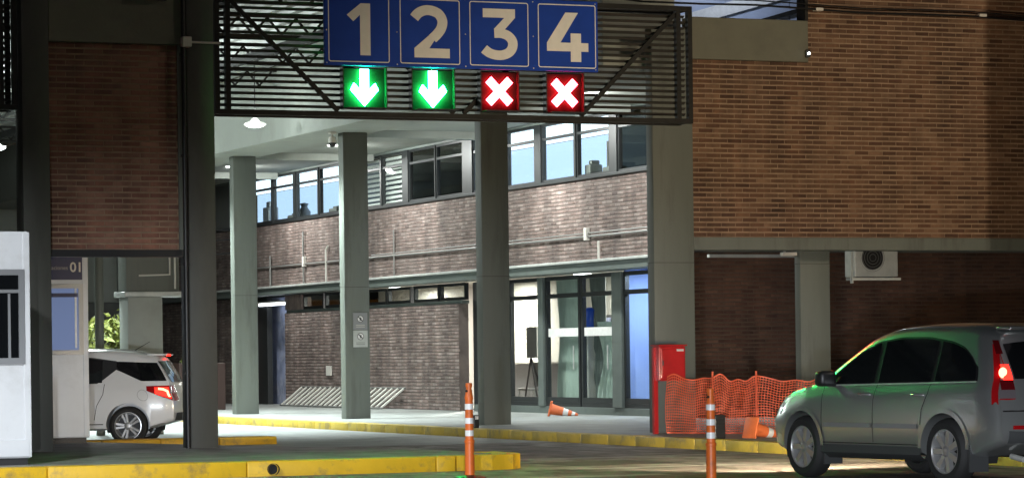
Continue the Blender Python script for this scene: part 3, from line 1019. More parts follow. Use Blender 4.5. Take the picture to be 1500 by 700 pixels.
# ------------------------------------------------------------------ gantries
def gantry(lab, x0, x1, b, diags, nslat=18):
    g = thing('lane_gantry', lab, 'gantry', ((x0 + x1) / 2, b, 4.8), 0, 'louvred lane gantries')
    z0, z1 = 4.82, 6.56
    for z in (z0, z1 - .07):
        MB().box(x0, x1, b - .04, b + .05, z, z + .07).build('rail', 'steel', g)
        MB().box(x0, x1, b + .36, b + .44, z, z + .07).build('rail', 'steel', g)
    for x in (x0, x0 + .16, x1 - .26, x1 - .07):
        MB().box(x, x + .07, b - .042, b + .052, z0 + .071, z1 - .071).build('upright', 'steel', g)
    for x in (x0, x1 - .07):
        MB().box(x, x + .07, b + .362, b + .438, z0 + .071, z1 - .071).build('upright', 'steel', g)
        for z in (z0 + .01, z1 - .06):
            MB().box(x + .005, x + .065, b + .053, b + .358, z, z + .05).build('cross_tie', 'steel', g)
    for k in range(nslat):
        z = z0 + .12 + k * (z1 - z0 - .2) / nslat
        s_ = MB().add([(x0 + .07, b + .07, z + .033), (x1 - .07, b + .07, z + .033), (x1 - .07, b + .12, z), (x0 + .07, b + .12, z),
                       (x0 + .07, b + .073, z + .038), (x1 - .07, b + .073, z + .038), (x1 - .07, b + .123, z + .005), (x0 + .07, b + .123, z + .005)],
                      [(0, 1, 2, 3), (7, 6, 5, 4), (0, 4, 5, 1), (2, 6, 7, 3), (1, 5, 6, 2), (3, 7, 4, 0)])
        s_.build('slat', 'slat', g)
    for (xa, za, xb, zb) in diags:
        MB().bar((xa, b + .02, za), (xb, b + .02, zb), .05, .06).build('diagonal', 'steel', g)
    return g


GB = 40.2
gantry('dark louvred steel gantry carrying the lane number sign', 12.45, 19.86, GB,
       [(12.65, 6.46, 14.28, 4.9), (14.35, 6.46, 16.05, 4.9), (16.2, 4.9, 17.85, 6.46), (18.05, 4.9, 19.6, 6.44)])
gantry('dark louvred gantry cut off by the left edge of the picture', 2.3, 9.66, GB, [(2.5, 6.46, 4.2, 4.9), (8.0, 4.9, 9.5, 6.44), (5.0, 6.46, 6.5, 4.9)])

# number sign
sg = thing('lane_number_sign', 'blue lane sign with white numbers 1 2 3 4 on the gantry', 'sign', (16.2, GB - .1, 5.52))
SX = -.085
SB = GB - .20
MB().cbox(14.1 + SX, 18.33 + SX, SB, SB + .06, 5.525, 6.56, .008).build('board', 'sign_blue', sg)
for x in (14.4, 16.2, 18.0):
    MB().box(x, x + .06, SB + .062, GB - .045, 5.6, 6.5).build('bracket', 'steel', sg)
for x in (14.13 + SX, 15.19 + SX, 16.24 + SX, 17.3 + SX, 18.29 + SX):
    for z in (5.56, 6.02, 6.52):
        MB().lathe([(0, -.006), (.009, -.004), (.011, 0)], 8, Matrix.Translation((x, SB, z)) @ Matrix.Rotation(-math.pi / 2, 4, 'X')).build('rivet', 'galv', sg)
SCL = 0.00274


def ribbon(pts, w):
    """outline polygon of a thick polyline"""
    L, R = [], []
    for i, p in enumerate(pts):
        a = Vector(pts[max(i - 1, 0)])
        b = Vector(pts[min(i + 1, len(pts) - 1)])
        d = (b - a).normalized()
        nrm = Vector((-d.y, d.x)) * (w / 2)
        L.append((p[0] + nrm.x, p[1] + nrm.y))
        R.append((p[0] - nrm.x, p[1] - nrm.y))
    return L, R


def smooth_path(ctrl, n=6):
    out = []
    P = [ctrl[0]] + ctrl + [ctrl[-1]]
    for i in range(1, len(P) - 2):
        for k in range(n):
            t_ = k / n
            a, b, c, d = [Vector(q) for q in P[i - 1:i + 3]]
            q = .5 * ((2 * b) + (c - a) * t_ + (2 * a - 5 * b + 4 * c - d) * t_ ** 2 + (3 * b - a - 3 * c + d) * t_ ** 3)
            out.append((q.x, q.y))
    out.append(ctrl[-1])
    return out


GLYPH = {
    '1': dict(x0=75, x1=395, polys=[[(172, 93), (245, 32), (295, 32), (295, 300), (241, 300), (241, 92), (206, 126)]], strokes=[]),
    '2': dict(x0=438, x1=752, polys=[[(512, 264), (697, 264), (697, 313), (512, 313)], [(512, 264), (596, 190), (664, 150), (590, 264)]],
              strokes=[([(512, 108), (535, 82), (568, 67), (605, 68), (640, 84), (659, 118), (654, 155), (634, 186), (607, 213)], 52)]),
    '3': dict(x0=803, x1=1110, polys=[[(872, 55), (1040, 55), (1040, 102), (872, 102)], [(985, 100), (1040, 100), (978, 172), (930, 160)]],
              strokes=[([(930, 184), (968, 184), (1003, 197), (1024, 224), (1024, 256), (1006, 283), (972, 298), (936, 298), (903, 288), (876, 268)], 50)]),
    '4': dict(x0=1150, x1=1450, polys=[[(1292, 72), (1358, 72), (1264, 234), (1195, 234)], [(1195, 232), (1410, 232), (1410, 278), (1195, 278)], [(1318, 182), (1372, 182), (1372, 333), (1318, 333)]], strokes=[]),
}
BZ = {'1': 340, '2': 350, '3': 360, '4': 370}
AX = {'1': 14.155, '2': 15.235, '3': 16.305, '4': 17.375}
for ch, g in GLYPH.items():
    ax, w_ = AX[ch] + SX, .92
    # border frame with rounded corners
    z0, z1 = 5.575, 6.50
    r = .035
    outer, inner = [], []
    for (cx, cz, a0) in ((ax + w_ - r, z0 + r, -90), (ax + w_ - r, z1 - r, 0), (ax + r, z1 - r, 90), (ax + r, z0 + r, 180)):
        for k in range(5):
            an = math.radians(a0 + k * 22.5)
            outer.append((cx + r * math.cos(an), cz + r * math.sin(an)))
            inner.append((cx + (r - .014) * math.cos(an), cz + (r - .014) * math.sin(an)))
    n = len(outer)
    vs = [(u, SB - .003, v) for u, v in outer] + [(u, SB - .003, v) for u, v in inner]
    MB().add(vs, [(i, (i + 1) % n, n + (i + 1) % n, n + i) for i in range(n)]).build('number_border', 'sign_white', sg)
    d = MB()
    kx = w_ / (g['x1'] - g['x0'])
    fnx = lambda X: ax + (X - g['x0']) * kx
    fnz = lambda Y: z0 + (BZ[ch] - 8 - Y) * SCL + .012
    dd = SB - .004
    for i, pl in enumerate(g['polys']):
        d.add([(fnx(X), dd - .0006 * i, fnz(Y)) for X, Y in pl], [tuple(range(len(pl)))])
    for i, (ct, wd) in enumerate(g['strokes']):
        L, R = ribbon(smooth_path(ct), wd)
        k = len(L)
        d.add([(fnx(X), dd - .003 - .0006 * i, fnz(Y)) for X, Y in L + R], [(q, q + 1, k + q + 1, k + q) for q in range(k - 1)])
    d.build('number', 'sign_white', sg)['label'] = 'cream number %s' % ch

# lane signals
for k, (cx, red, lab) in enumerate([(14.70, 0, 'green down-arrow signal at the left end of the row'), (15.74, 0, 'green down-arrow signal next to the red crosses'),
                                    (16.77, 1, 'red cross signal next to the green arrows'), (17.80, 1, 'red cross signal at the right end of the row')]):
    cz = 5.225
    cx += SX
    s_ = thing('lane_signal', lab, 'signal', (cx, GB - .3, cz), 0, 'lane signals under the number sign')
    hw = .305 if red else .335
    f0, f1 = GB - .20, GB - .07
    h = MB()
    h.box(cx - hw, cx + hw, f1 - .03, f1, cz - .31, cz + .285)
    h.box(cx - hw, cx - hw + .015, f0, f1 - .03, cz - .31, cz + .285)
    h.box(cx + hw - .015, cx + hw, f0, f1 - .03, cz - .31, cz + .285)
    h.box(cx - hw + .015, cx + hw - .015, f0 - .17, f1 - .03, cz - .31, cz - .298)  # lower visor, lengthened forward to block light falling below
    h.box(cx - hw + .015, cx + hw - .015, f0 + .1, f1 - .03, cz + .27, cz + .285)
    h.build('housing', 'black', s_)
    MB().box(cx - hw + .02, cx + hw - .02, f1 - .05, f1 - .032, cz - .29, cz + .265).build('backing_board', 'board' if red else 'board', s_)
    em = MB()
    fy = f1 - .11
    if not red:
        pl = [(-23, 190), (23, 190), (23, 82), (58, 118), (76, 84), (0, 0), (-76, 84), (-58, 118), (-23, 82)]
        em.prism([(u * SCL, (v - 95) * SCL) for u, v in pl], lambda u, v, d_: (cx + u, fy + d_, cz + v - .005), .025)
        em.build('arrow', 'green_led', s_)
    else:
        for sgn in (1, -1):
            cs = math.sqrt(.5)
            L_, w2 = .235, .058
            pl = []
            for (a, b) in ((-L_, -w2), (L_, -w2), (L_, w2), (-L_, w2)):
                pl.append(((a - sgn * b) * cs, (a * sgn + b) * cs))
            em.prism(pl, lambda u, v, d_: (cx + u, fy + d_ + (.002 if sgn < 0 else 0), cz + v - .01), .025)
        em.build('cross', 'red_led', s_)
    MB().tube([(cx, f1 - .035, cz), (cx, fy + .026, cz)], .02, 8).build('mount', 'black', s_)


# ------------------------------------------------------------------ booths
def booth(lab, x0, x1, y0, y1, z1, win, header=None):
    t_ = thing('toll_booth', lab, 'booth', (x1, y0, IZ), 0, 'white toll booths')
    MB().cbox(x0, x1, y0, y1, IZ + .08, z1, .02).build('cabin', 'white_panel', t_)
    MB().box(x0 + .03, x1 - .03, y0 + .03, y1 - .03, IZ, IZ + .08).build('base', 'black', t_)
    MB().cbox(x1 - .075, x1 + .012, y0 - .012, y0 + .07, IZ + .09, z1 - .01, .01).build('corner_trim', 'white_panel', t_)
    wx0, wx1, wz0, wz1 = win
    f = MB()
    for (a, b, c, d) in ((wx0, wx1, wz0, wz0 + .07), (wx0, wx1, wz1 - .07, wz1), (wx0, wx0 + .07, wz0 + .07, wz1 - .07), (wx1 - .07, wx1, wz0 + .07, wz1 - .07)):
        f.box(a, b, y0 - .03, y0 - .002, c, d)
    fo = f.build('window', 'grey_trim', t_)
    MB().box(wx0 + .07, wx1 - .07, y0 - .014, y0 - .008, wz0 + .07, wz1 - .07).build('pane', 'car_glass' if header is None else 'booth_glass', fo)
    if header is None:
        MB().box(wx0 + .07, wx1 - .07, y0 - .024, y0 - .016, wz1 - .28, wz1 - .24).build('rail', 'grey_trim', fo)
        MB().box(wx1 - .2, wx1 - .17, y0 - .024, y0 - .016, wz0 + .07, wz1 - .29).build('slider', 'grey_trim', fo)
        MB().cbox(x1 - .4, x1 - .02, y0 - .02, y0 - .003, IZ + .1, IZ + .3, .006).build('kick_panel', 'white_panel', t_)
    return t_


M['booth_glass'] = mat('lit_booth_glass', (0.10, 0.13, 0.25), 0.1, coat=0.4, emit=(0.35, 0.48, 0.85), estr=0.28)
booth('white toll booth nearest the camera at the left edge', 6.2, 8.56, 35.16, 37.4, 2.95, (7.0, 8.50, 1.38, 2.50))
b2 = booth('white toll booth with a navy 01 header beside the white car', 9.3, 11.6, 44.0, 46.0, 3.05, (9.9, 11.53, 1.50, 2.56), 'navy')
MB().box(9.7, 11.52, 43.97, 43.996, 2.62, 2.97).build('header', 'navy', b2)
MB().box(11.40, 11.43, 43.975, 43.983, 1.6, 2.5).build('inner_post', 'reflective', b2)
MB().box(9.97, 11.45, 43.972, 43.982, 2.36, 2.42).build('blind_edge', 'navy', b2)


def text(body, size, loc, rot, m, parent, bold=0.0):
    cu = bpy.data.curves.new('lettering', 'FONT')
    cu.body = body
    cu.size = size
    cu.offset = bold
    o = bpy.data.objects.new('lettering', cu)
    C.objects.link(o)
    dg = bpy.context.evaluated_depsgraph_get()
    me = bpy.data.meshes.new_from_object(o.evaluated_get(dg))
    bpy.data.objects.remove(o)
    me.materials.clear()
    me.materials.append(M[m])
    q = bpy.data.objects.new('lettering', me)
    C.objects.link(q)
    q.matrix_world = Matrix.Translation(loc) @ rot
    if parent:
        q.parent = parent
        q.matrix_parent_inverse = parent_inv(parent)
    return q


RX = Matrix.Rotation(math.pi / 2, 4, 'X')
text('01', .20, (11.33, 43.965, 2.74), RX, 'pvc', b2, .004)
text('Operaciones', .085, (10.86, 43.965, 2.77), RX, 'grey_trim', b2)


# ------------------------------------------------------------------ cars
def ip(tab, x):
    return float(np.interp(x, [t_[0] for t_ in tab], [t_[1] for t_ in tab]))


def sip(tab, x, w=.07):
    return (ip(tab, x - w) + 2 * ip(tab, x - w / 2) + 2 * ip(tab, x) + 2 * ip(tab, x + w / 2) + ip(tab, x + w)) / 8


class Car:
    def __init__(s, P):
        s.P = P
        s.x0, s.x1 = P['x0'], P['x1']

    def section(s, xn):
        P = s.P
        zt = sip(P['top'], xn)
        zb = min(sip(P['belt'], xn), zt - .05)
        w = sip(P['wid'], xn, .05)
        zs = ip(P['sill'], xn)
        g = zt - zb
        ed = min(.09, g * .5)
        we = w - .075 - max(0, g - ed) * P['tumble']
        pts = [(w - .10, zs), (w - .03, zs + .03), (w - .008, zs + .08), (w, min(.58, zb - .22)), (w - .002, min(.70, zb - .17)), (w - .018, zb - .14), (w - .045, zb - .05), (w - .075, zb),
               (we, zt - ed), (we - .035, zt - ed * .45), (we - .10, zt - .012), (we * .6, zt + .012), (0.0, zt + .025)]
        return pts

    def X(s, xn, z):
        P = s.P
        kr = max(0, min(1, (s.x0 + .9 - xn) / .9))
        kf = max(0, min(1, (xn - (s.x1 - .9)) / .9))
        kr = kr * kr * (3 - 2 * kr)
        kf = kf * kf * (3 - 2 * kf)
        return xn + (sip(P['xr'], z, .03) - s.x0) * kr + (sip(P['xf'], z, .03) - s.x1) * kf

    def hw(s, xn, z):
        pts = s.section(xn)[:10]
        return float(np.interp(z, [p[1] for p in pts], [p[0] for p in pts]))

    def rearx(s, yy, z):
        w = s.hw(s.x0, z)
        return s.X(s.x0, z) - s.P['bulge'] * (1 - min(1, abs(yy) / w) ** 2.2)

    def body(s):
        xs = []
        n = 76
        for i in range(n + 1):
            xs.append(s.x0 + (s.x1 - s.x0) * i / n)
        xs = sorted(xs + [s.x0 + .02, s.x0 + .04, s.x1 - .02, s.x1 - .04])
        mbx = MB()
        rings = []
        for xn in xs:
            pts = s.section(xn)
            ring = [(s.X(xn, z), y, z) for y, z in pts] + [(s.X(xn, z), -y, z) for y, z in reversed(pts[:-1])]
            rings.append(ring)
        m = len(rings[0])
        vs = [p for r in rings for p in r]
        fs = []
        for i in range(len(xs) - 1):
            for k in range(m):
                j = (k + 1) % m
                fs.append((i * m + k, i * m + j, (i + 1) * m + j, (i + 1) * m + k))
        npt = (m + 1) // 2          # points on one side incl. centre
        for end, sg in ((0, -1), (len(xs) - 1, 1)):
            base = end * m
            ring = rings[end]
            nm = 9
            top_i = 9
            rung = []
            for k in range(0, top_i + 1):
                l_, r_ = base + k, base + (m - 1 - k)
                if k == 0:
                    rung.append([l_, r_])
                    continue
                ids = [l_]
                for q in range(1, nm):
                    u = 1 - 2 * q / nm
                    yy = ring[k][1] * u
                    bx = s.P['bulge'] * (1 - abs(u) ** 2.2) * sg * min(1, k / 2)
                    vs.append((ring[k][0] + bx, yy, ring[k][2]))
                    ids.append(len(vs) - 1)
                ids.append(r_)
                rung.append(ids)
            fs.append(tuple(rung[0] + list(reversed(rung[1]))))
            for k in range(1, top_i):
                for q in range(nm):
                    fs.append((rung[k][q], rung[k][q + 1], rung[k + 1][q + 1], rung[k + 1][q]))
            topr = [base + k for k in range(top_i + 1, m - 1 - top_i)]
            fs.append(tuple(rung[top_i] + list(reversed(topr))))
        mbx.add(vs, fs)
        return mbx

    def side(s, xs, lo, hi, off, rows=6, sgn=1):
        vs, fs = [], []
        for x in xs:
            a, b = lo(x), hi(x)
            for j in range(rows + 1):
                z = a + (b - a) * j / rows
                vs.append((s.X(x, z), sgn * (s.hw(x, z) + off), z))
        r = rows + 1
        for i in range(len(xs) - 1):
            for j in range(rows):
                fs.append((i * r + j, (i + 1) * r + j, (i + 1) * r + j + 1, i * r + j + 1))
        return MB().add(vs, fs)

    def strip(s, path, wd, off, sgn=1):
        """thin strip following (x,z) points on the side"""
        dense = []
        for (p, q) in zip(path[:-1], path[1:]):
            m_ = max(1, int(math.hypot(q[0] - p[0], q[1] - p[1]) / .02))
            dense += [(p[0] + (q[0] - p[0]) * i / m_, p[1] + (q[1] - p[1]) * i / m_) for i in range(m_)]
        L, R = ribbon(dense + [path[-1]], wd)
        pts = L + R
        k = len(L)
        vs = [(s.X(x, z), sgn * (s.hw(x, z) + off), z) for x, z in pts]
        return MB().add(vs, [(q, q + 1, k + q + 1, k + q) for q in range(k - 1)])

    def rear(s, ys, lo, hi, off, rows=8):
        vs, fs = [], []
        for y in ys:
            a, b = lo(y), hi(y)
            for j in range(rows + 1):
                z = a + (b - a) * j / rows
                vs.append((s.rearx(y, z) - off, y, z))
        r = rows + 1
        for i in range(len(ys) - 1):
            for j in range(rows):
                fs.append((i * r + j, (i + 1) * r + j, (i + 1) * r + j + 1, i * r + j + 1))
        return MB().add(vs, fs)


def lin(a, b, n):
    return [a + (b - a) * i / n for i in range(n + 1)]


def cut_arches(o, arches):
    for i, (x, z, r, w0, w1) in enumerate(arches):
        for sgn in (1, -1):
            c = MB()
            n = 40
            prof = [(r * math.cos(2 * math.pi * k / n), r * math.sin(2 * math.pi * k / n)) for k in range(n)]
            c.prism(prof, lambda u, v, d: (x + u, sgn * (w0 + d), z + v), w1 - w0)
            co = c.build('cutter', 'black_rough')
            keep = o.parent
            o.parent = None
            md = o.modifiers.new('cut', 'BOOLEAN')
            md.operation = 'DIFFERENCE'
            md.solver = 'EXACT'
            md.object = co
            dg = bpy.context.evaluated_depsgraph_get()
            me = bpy.data.meshes.new_from_object(o.evaluated_get(dg))
            o.modifiers.clear()
            o.data = me
            o.parent = keep
            bpy.data.objects.remove(co)
    o.data.shade_smooth()
    o.data.set_sharp_from_angle(angle=math.radians(38))


def wheel(root, x, y, r, rr, spokes, sgn, width=.2, twin=False):
    """wheel centred at (x, y, r); outer face towards sgn*y"""
    R_ = Matrix.Translation((x, y, r)) @ Matrix.Rotation(-sgn * math.pi / 2, 4, 'X')
    w = width / 2
    prof = [(rr, -w), (rr + .02, -w), (r - .05, -w * 1.05), (r - .012, -w * .8), (r, -w * .5), (r, w * .5), (r - .012, w * .8), (r - .05, w * 1.05), (rr + .02, w), (rr, w)]
    wh = attach(MB().lathe(prof, 40, R_, True).build('wheel', 'tyre', None, 35), root)
    rim = MB().lathe([(rr + .004, w * .96), (rr - .012, w * .98), (rr - .03, w * .7), (rr - .035, -w * .5), (.0, -w * .55)], 36, R_)
    attach(rim.build('rim', 'alloy', None, 35), wh)
    bk = MB().lathe([(rr - .04, -w * .2), (.0, -w * .2)], 28, R_)
    attach(bk.build('brake_disc', 'black', None), wh)
    sp = MB()
    for k in range(spokes):
        a0 = 2 * math.pi * k / spokes
        for da in ((-.16, .16) if twin else (0,)):
            rad = lambda rad_, tan, z: R_ @ Vector((rad_ * math.cos(a0) - tan * math.sin(a0), rad_ * math.sin(a0) + tan * math.cos(a0), z))
            o_ = da * rr
            wi, wo = (.024, .034) if not twin else (.014, .018)
            zi, zo = w * .80, w * .86
            t0, t1 = o_ * .35, o_
            vs = [rad(.03, t0 - wi, zi), rad(.03, t0 + wi, zi), rad(rr - .01, t1 + wo, zo), rad(rr - .01, t1 - wo, zo),
                  rad(.03, t0 - wi * 1.4, zi - .05), rad(.03, t0 + wi * 1.4, zi - .05), rad(rr - .01, t1 + wo * 1.25, zo - .05), rad(rr - .01, t1 - wo * 1.25, zo - .05)]
            sp.add(vs, [(0, 1, 2, 3), (7, 6, 5, 4), (0, 4, 5, 1), (1, 5, 6, 2), (2, 6, 7, 3), (3, 7, 4, 0)])
    sp.lathe([(0, w * .92), (.035, w * .9), (.06, w * .82), (.065, w * .4)], 18, R_)
    attach(sp.build('spokes', 'alloy', None), wh)
    return wh


def arch_lip(root, car, x, zc, r, m, sgn, a0=-5, a1=185, wd=.05, off=.012):
    path = [(x + (r + wd / 2 - .008) * math.cos(math.radians(a)), zc + (r + wd / 2 - .008) * math.sin(math.radians(a))) for a in lin(a0, a1, 40)]
    L, R = ribbon(path, wd)
    k = len(L)
    vs = [(car.X(px_, z), sgn * (car.hw(px_, max(z, .34)) + off), z) for px_, z in L] + [(car.X(px_, z), sgn * (car.hw(px_, max(z, .34)) + off), z) for px_, z in R]
    inn = [(q[0], q[1] - sgn * .12, q[2]) for q in (vs[:k] if Vector((L[0][0] - x, L[0][1] - zc)).length < Vector((R[0][0] - x, R[0][1] - zc)).length else vs[k:])]
    inner0 = 0 if inn[0][0] == vs[0][0] else k
    fs = [(q, q + 1, k + q + 1, k + q) for q in range(k - 1)]
    fs += [(inner0 + q, inner0 + q + 1, 2 * k + q + 1, 2 * k + q) for q in range(k - 1)]
    attach(MB().add(vs + inn, fs).build('wheel_arch', m, None, 50), root)


# ---- silver suv
suv = thing('parked_car', 'silver compact SUV with lit brake lamp at the right edge', 'car', (17.09, 28.58, 0), math.radians(90 + 6.0))
SP = dict(x0=-2.13, x1=2.20, tumble=.30, bulge=.10,
          top=[(-2.13, 1.60), (-1.85, 1.635), (-1.4, 1.66), (-.6, 1.675), (-.1, 1.65), (.25, 1.57), (.7, 1.33), (1.08, 1.10), (1.25, 1.06), (1.7, 1.0), (2.02, .93), (2.20, .80)],
          belt=[(-2.13, 1.10), (-1.0, 1.06), (0, 1.02), (1.0, .99), (1.3, .97), (2.20, .80)],
          wid=[(-2.13, .80), (-2.04, .86), (-1.85, .895), (-1.2, .91), (1.3, .91), (1.75, .88), (2.0, .82), (2.12, .74), (2.20, .62)],
          sill=[(-2.13, .42), (-1.8, .30), (1.8, .28), (2.20, .34)],
          xr=[(.2, -2.0), (.42, -2.11), (.5, -2.14), (.76, -2.15), (.80, -2.09), (1.0, -2.07), (1.15, -2.03), (1.5, -1.87), (1.62, -1.82), (1.7, -1.78)],
          xf=[(.2, 2.06), (.4, 2.18), (.6, 2.20), (.8, 2.15), (1.0, 2.05), (1.7, 1.95)])
car = Car(SP)
bd = attach(car.body().build('body', 'silver', None), suv)
RA, FA, TR = -1.28, 1.34, .345
cut_arches(bd, [(RA, .36, .40, .52, 1.2), (FA, .36, .40, .52, 1.2)])
bmat_inner = MB()
for ax in (RA, FA):
    for sgn in (1, -1):
        n = 24
        c = MB()
        pts = [(.405 * math.cos(math.radians(a)), .405 * math.sin(math.radians(a))) for a in lin(-20, 200, n)]
        vs = [(ax + u, sgn * .50, .36 + v) for u, v in pts] + [(ax + u, sgn * .84, .36 + v) for u, v in pts] + [(ax, sgn * .5, .36)]
        fs = [(i, i + 1, n + 2 + i, n + 1 + i) for i in range(n)] + [(i, i + 1, 2 * n + 2) for i in range(n)]
        attach(c.add(vs, fs).build('wheel_well', 'black_rough', None), suv)
        arch_lip(suv, car, ax, .36, .395, 'silver', sgn, 2 if ax == RA else -2, 178 if ax == RA else 182, .05, .014)
        wheel(suv, ax, sgn * .79, TR, .235, 7, sgn, .22)
lo = lambda x: 1.045 + .028 * (0.95 - x) * .6
# daylight opening
top_t = [(-1.82, 1.20), (-1.70, 1.32), (-1.5, 1.415), (-1.2, 1.485), (-.8, 1.53), (-.3, 1.535), (.1, 1.49), (.4, 1.385), (.7, 1.215), (.9, 1.085), (.97, 1.05)]
hi = lambda x: max(lo(x) + .004, sip(top_t, x, .05))
for sgn in (1, -1):
    g = attach(car.side(lin(-1.83, .96, 44), lambda x: lo(x) - .012, lambda x: hi(x) + .016, .004, 6, sgn).build('window_surround', 'black', None), suv)
    for (xa, xb) in ((.06, .93), (-.98, -.03), (-1.79, -1.05)):
        attach(car.side(lin(xa, xb, 20), lo, lambda x: hi(x) - .004, .009, 6, sgn).build('side_window', 'car_glass', None, 60), suv)
    # chrome belt strip
    attach(car.strip([(x, lo(x) - .016) for x in lin(-1.82, .95, 20)], .014, .008, sgn).build('belt_trim', 'galv', None), suv)
    # door seams
    for path in ([(.98, 1.02), (.95, .8), (.93, .42)], [(-.02, 1.06), (-.02, .8), (-.03, .42)], [(-1.0, 1.08), (-.99, .95), (-.9, .78), (-.88, .62)]):
        attach(car.strip(path, .010, .005, sgn).build('door_seam', 'black', None), suv)
    attach(car.strip([(x, .405) for x in lin(.95, -.85, 10)], .010, .005, sgn).build('door_seam', 'black', None), suv)
    # side moulding
    attach(car.strip([(x, .60) for x in lin(.9, .0, 8)], .05, .016, sgn).build('side_moulding', 'grey_trim', None), suv)
    attach(car.strip([(x, .60) for x in lin(-.05, -.83, 8)], .05, .016, sgn).build('side_moulding', 'grey_trim', None), suv)
    # dark sill cladding
    sl = MB()
    vs, fs = [], []
    xs = lin(-.89, .95, 12)
    for x in xs:
        w = car.hw(x, .36)
        vs += [(x, sgn * (w + .012), .385), (x, sgn * (w + .02), .30), (x, sgn * (w - .06), .235), (x, sgn * (w - .35), .23)]
    for i in range(len(xs) - 1):
        for j in range(3):
            fs.append((4 * i + j, 4 * i + 4 + j, 4 * i + 5 + j, 4 * i + 1 + j))
    attach(sl.add(vs, fs).build('sill_cladding', 'cladding', None, 40), suv)
    # handles
    for x in (.16, -.82):
        w = car.hw(x, .93)
        attach(MB().tube([(x - .11, sgn * (w + .003), .93), (x - .08, sgn * (w + .04), .935), (x + .06, sgn * (w + .04), .935), (x + .09, sgn * (w + .003), .93)], .014, 8).build('door_handle', 'alloy', None, 50), suv)
    # mirror
    w = car.hw(.82, 1.05)
    mr = attach(MB().cbox(.70, .86, min(sgn * (w + .03), sgn * (w + .25)), max(sgn * (w + .03), sgn * (w + .25)), 1.02, 1.19, .045).build('mirror', 'black', None, 60), suv)
    attach(MB().bar((.80, sgn * (w - .03), 1.03), (.79, sgn * (w + .08), 1.07), .07, .05).build('mirror_stem', 'black', None), mr)
    # tail lamp: tall column on the rear corner
    zlo, zhi = .84, 1.46
    tl = car.side(lin(-2.13, -2.06, 3), lambda x: zlo, lambda x: zhi - .0, .010, 10, sgn)
    attach(tl.build('tail_lamp', 'tail_red', None, 60), suv)
    yin = lambda y: zlo
    y0_ = .62
    for (za, zb_, mm) in ((.84, .90, 'tail_red'), (.90, .99, 'tail_clear'), (.99, 1.09, 'tail_dark'), (1.09, 1.25, 'tail_lit'), (1.25, 1.36, 'tail_red'), (1.36, 1.50, 'tail_dark')):
        ym = car.hw(-2.13, (za + zb_) / 2) + .002
        yi = y0_ + (.0 if zb_ < 1.3 else .10 * (zb_ - 1.25) / .25)
        ys = lin(sgn * yi, sgn * ym, 5)
        attach(car.rear(ys, lambda y: za, lambda y: zb_, .012, 4).build('brake_lamp' if mm == 'tail_lit' else 'tail_lamp', mm, None, 60), suv)
    attach(MB().lathe([(0, .02), (.04, .012), (.055, 0)], 16, Matrix.Translation((car.rearx(sgn * .70, 1.165) - .014, sgn * .71, 1.165)) @ Matrix.Rotation(-math.pi / 2, 4, 'Y')).build('lamp_bulb', 'tail_hot', None, 50), suv)
    # bumper reflector
    attach(car.rear(lin(sgn * .50, sgn * .70, 4), lambda y: .585, lambda y: .625, .014, 2).build('bumper_reflector', 'tail_red', None), suv)
    # mud flap
    attach(MB().box(RA - .44, RA - .42, min(sgn * .66, sgn * .90), max(sgn * .66, sgn * .90), .14, .42).build('mud_flap', 'cladding', None), suv)
    attach(MB().box(FA - .44, FA - .42, min(sgn * .66, sgn * .90), max(sgn * .66, sgn * .90), .16, .40).build('mud_flap', 'cladding', None), suv)
    # head lamp
    attach(car.side(lin(1.86, 2.24, 8), lambda x: .70, lambda x: .84 - .05 * (x - 1.86), .008, 4, sgn).build('head_lamp', 'head_lit', None, 60), suv)
attach(car.rear(lin(-.60, .60, 14), lambda y: 1.10, lambda y: 1.50 - .04 * (y / .6) ** 2, .008).build('rear_window', 'car_glass', None, 60), suv)
attach(car.rear(lin(-.74, .74, 14), lambda y: .44, lambda y: .57 - .02 * (1 - (y / .74) ** 2), .012).build('bumper_cladding', 'cladding', None, 60), suv)
attach(car.rear(lin(-.79, .79, 14), lambda y: .765, lambda y: .79, .004, 2).build('tailgate_seam', 'black', None), suv)
attach(car.rear(lin(-.26, .26, 6), lambda y: .86, lambda y: .99, .012, 2).build('number_plate', 'reflective', None), suv)
attach(MB().cbox(-1.97, -1.72, -.55, .55, 1.605, 1.64, .012).build('roof_spoiler', 'silver', None, 50), suv)
attach(MB().tube([(-1.7, .15, 1.67), (-1.86, .15, 1.80)], [.008, .004], 6).build('antenna', 'black', None), suv)
attach(MB().tube([(-1.9, .5, .3), (-2.1, .5, .27)], .03, 10).build('exhaust_pipe', 'galv', None), suv)
for sgn in (1, -1):
    hl = attach(MB().lathe([(0, .01), (.035, .006), (.05, 0)], 14, Matrix.Translation((2.21, sgn * .46, .74)) @ Matrix.Rotation(math.pi / 2, 4, 'Y')).build('head_lamp_bulb', 'lamp_on', None), suv)
    lo_ = light('SPOT', 'head_light', (2.25, sgn * .62, .77), 1300, (1.0, .80, .54), None, .06, (12, sgn * .62 - 4.5, .5), math.radians(100), .6)
    attach(lo_, suv)
# windscreen on the sloping front
vs, fs = [], []
for i, xn in enumerate(lin(.33, 1.02, 10)):
    zt = sip(SP['top'], xn)
    sec = car.section(xn)
    for j in range(9):
        u = -1 + 2 * j / 8
        yy = u * (sec[10][0])
        vs.append((xn + .004, yy, float(np.interp(abs(yy), [0, sec[11][0], sec[10][0]], [sec[12][1], sec[11][1], sec[10][1]])) + .006))
for i in range(10):
    for j in range(8):
        fs.append((i * 9 + j, i * 9 + j + 1, (i + 1) * 9 + j + 1, (i + 1) * 9 + j))
attach(MB().add(vs, fs).build('windscreen', 'car_glass', None, 60), suv)

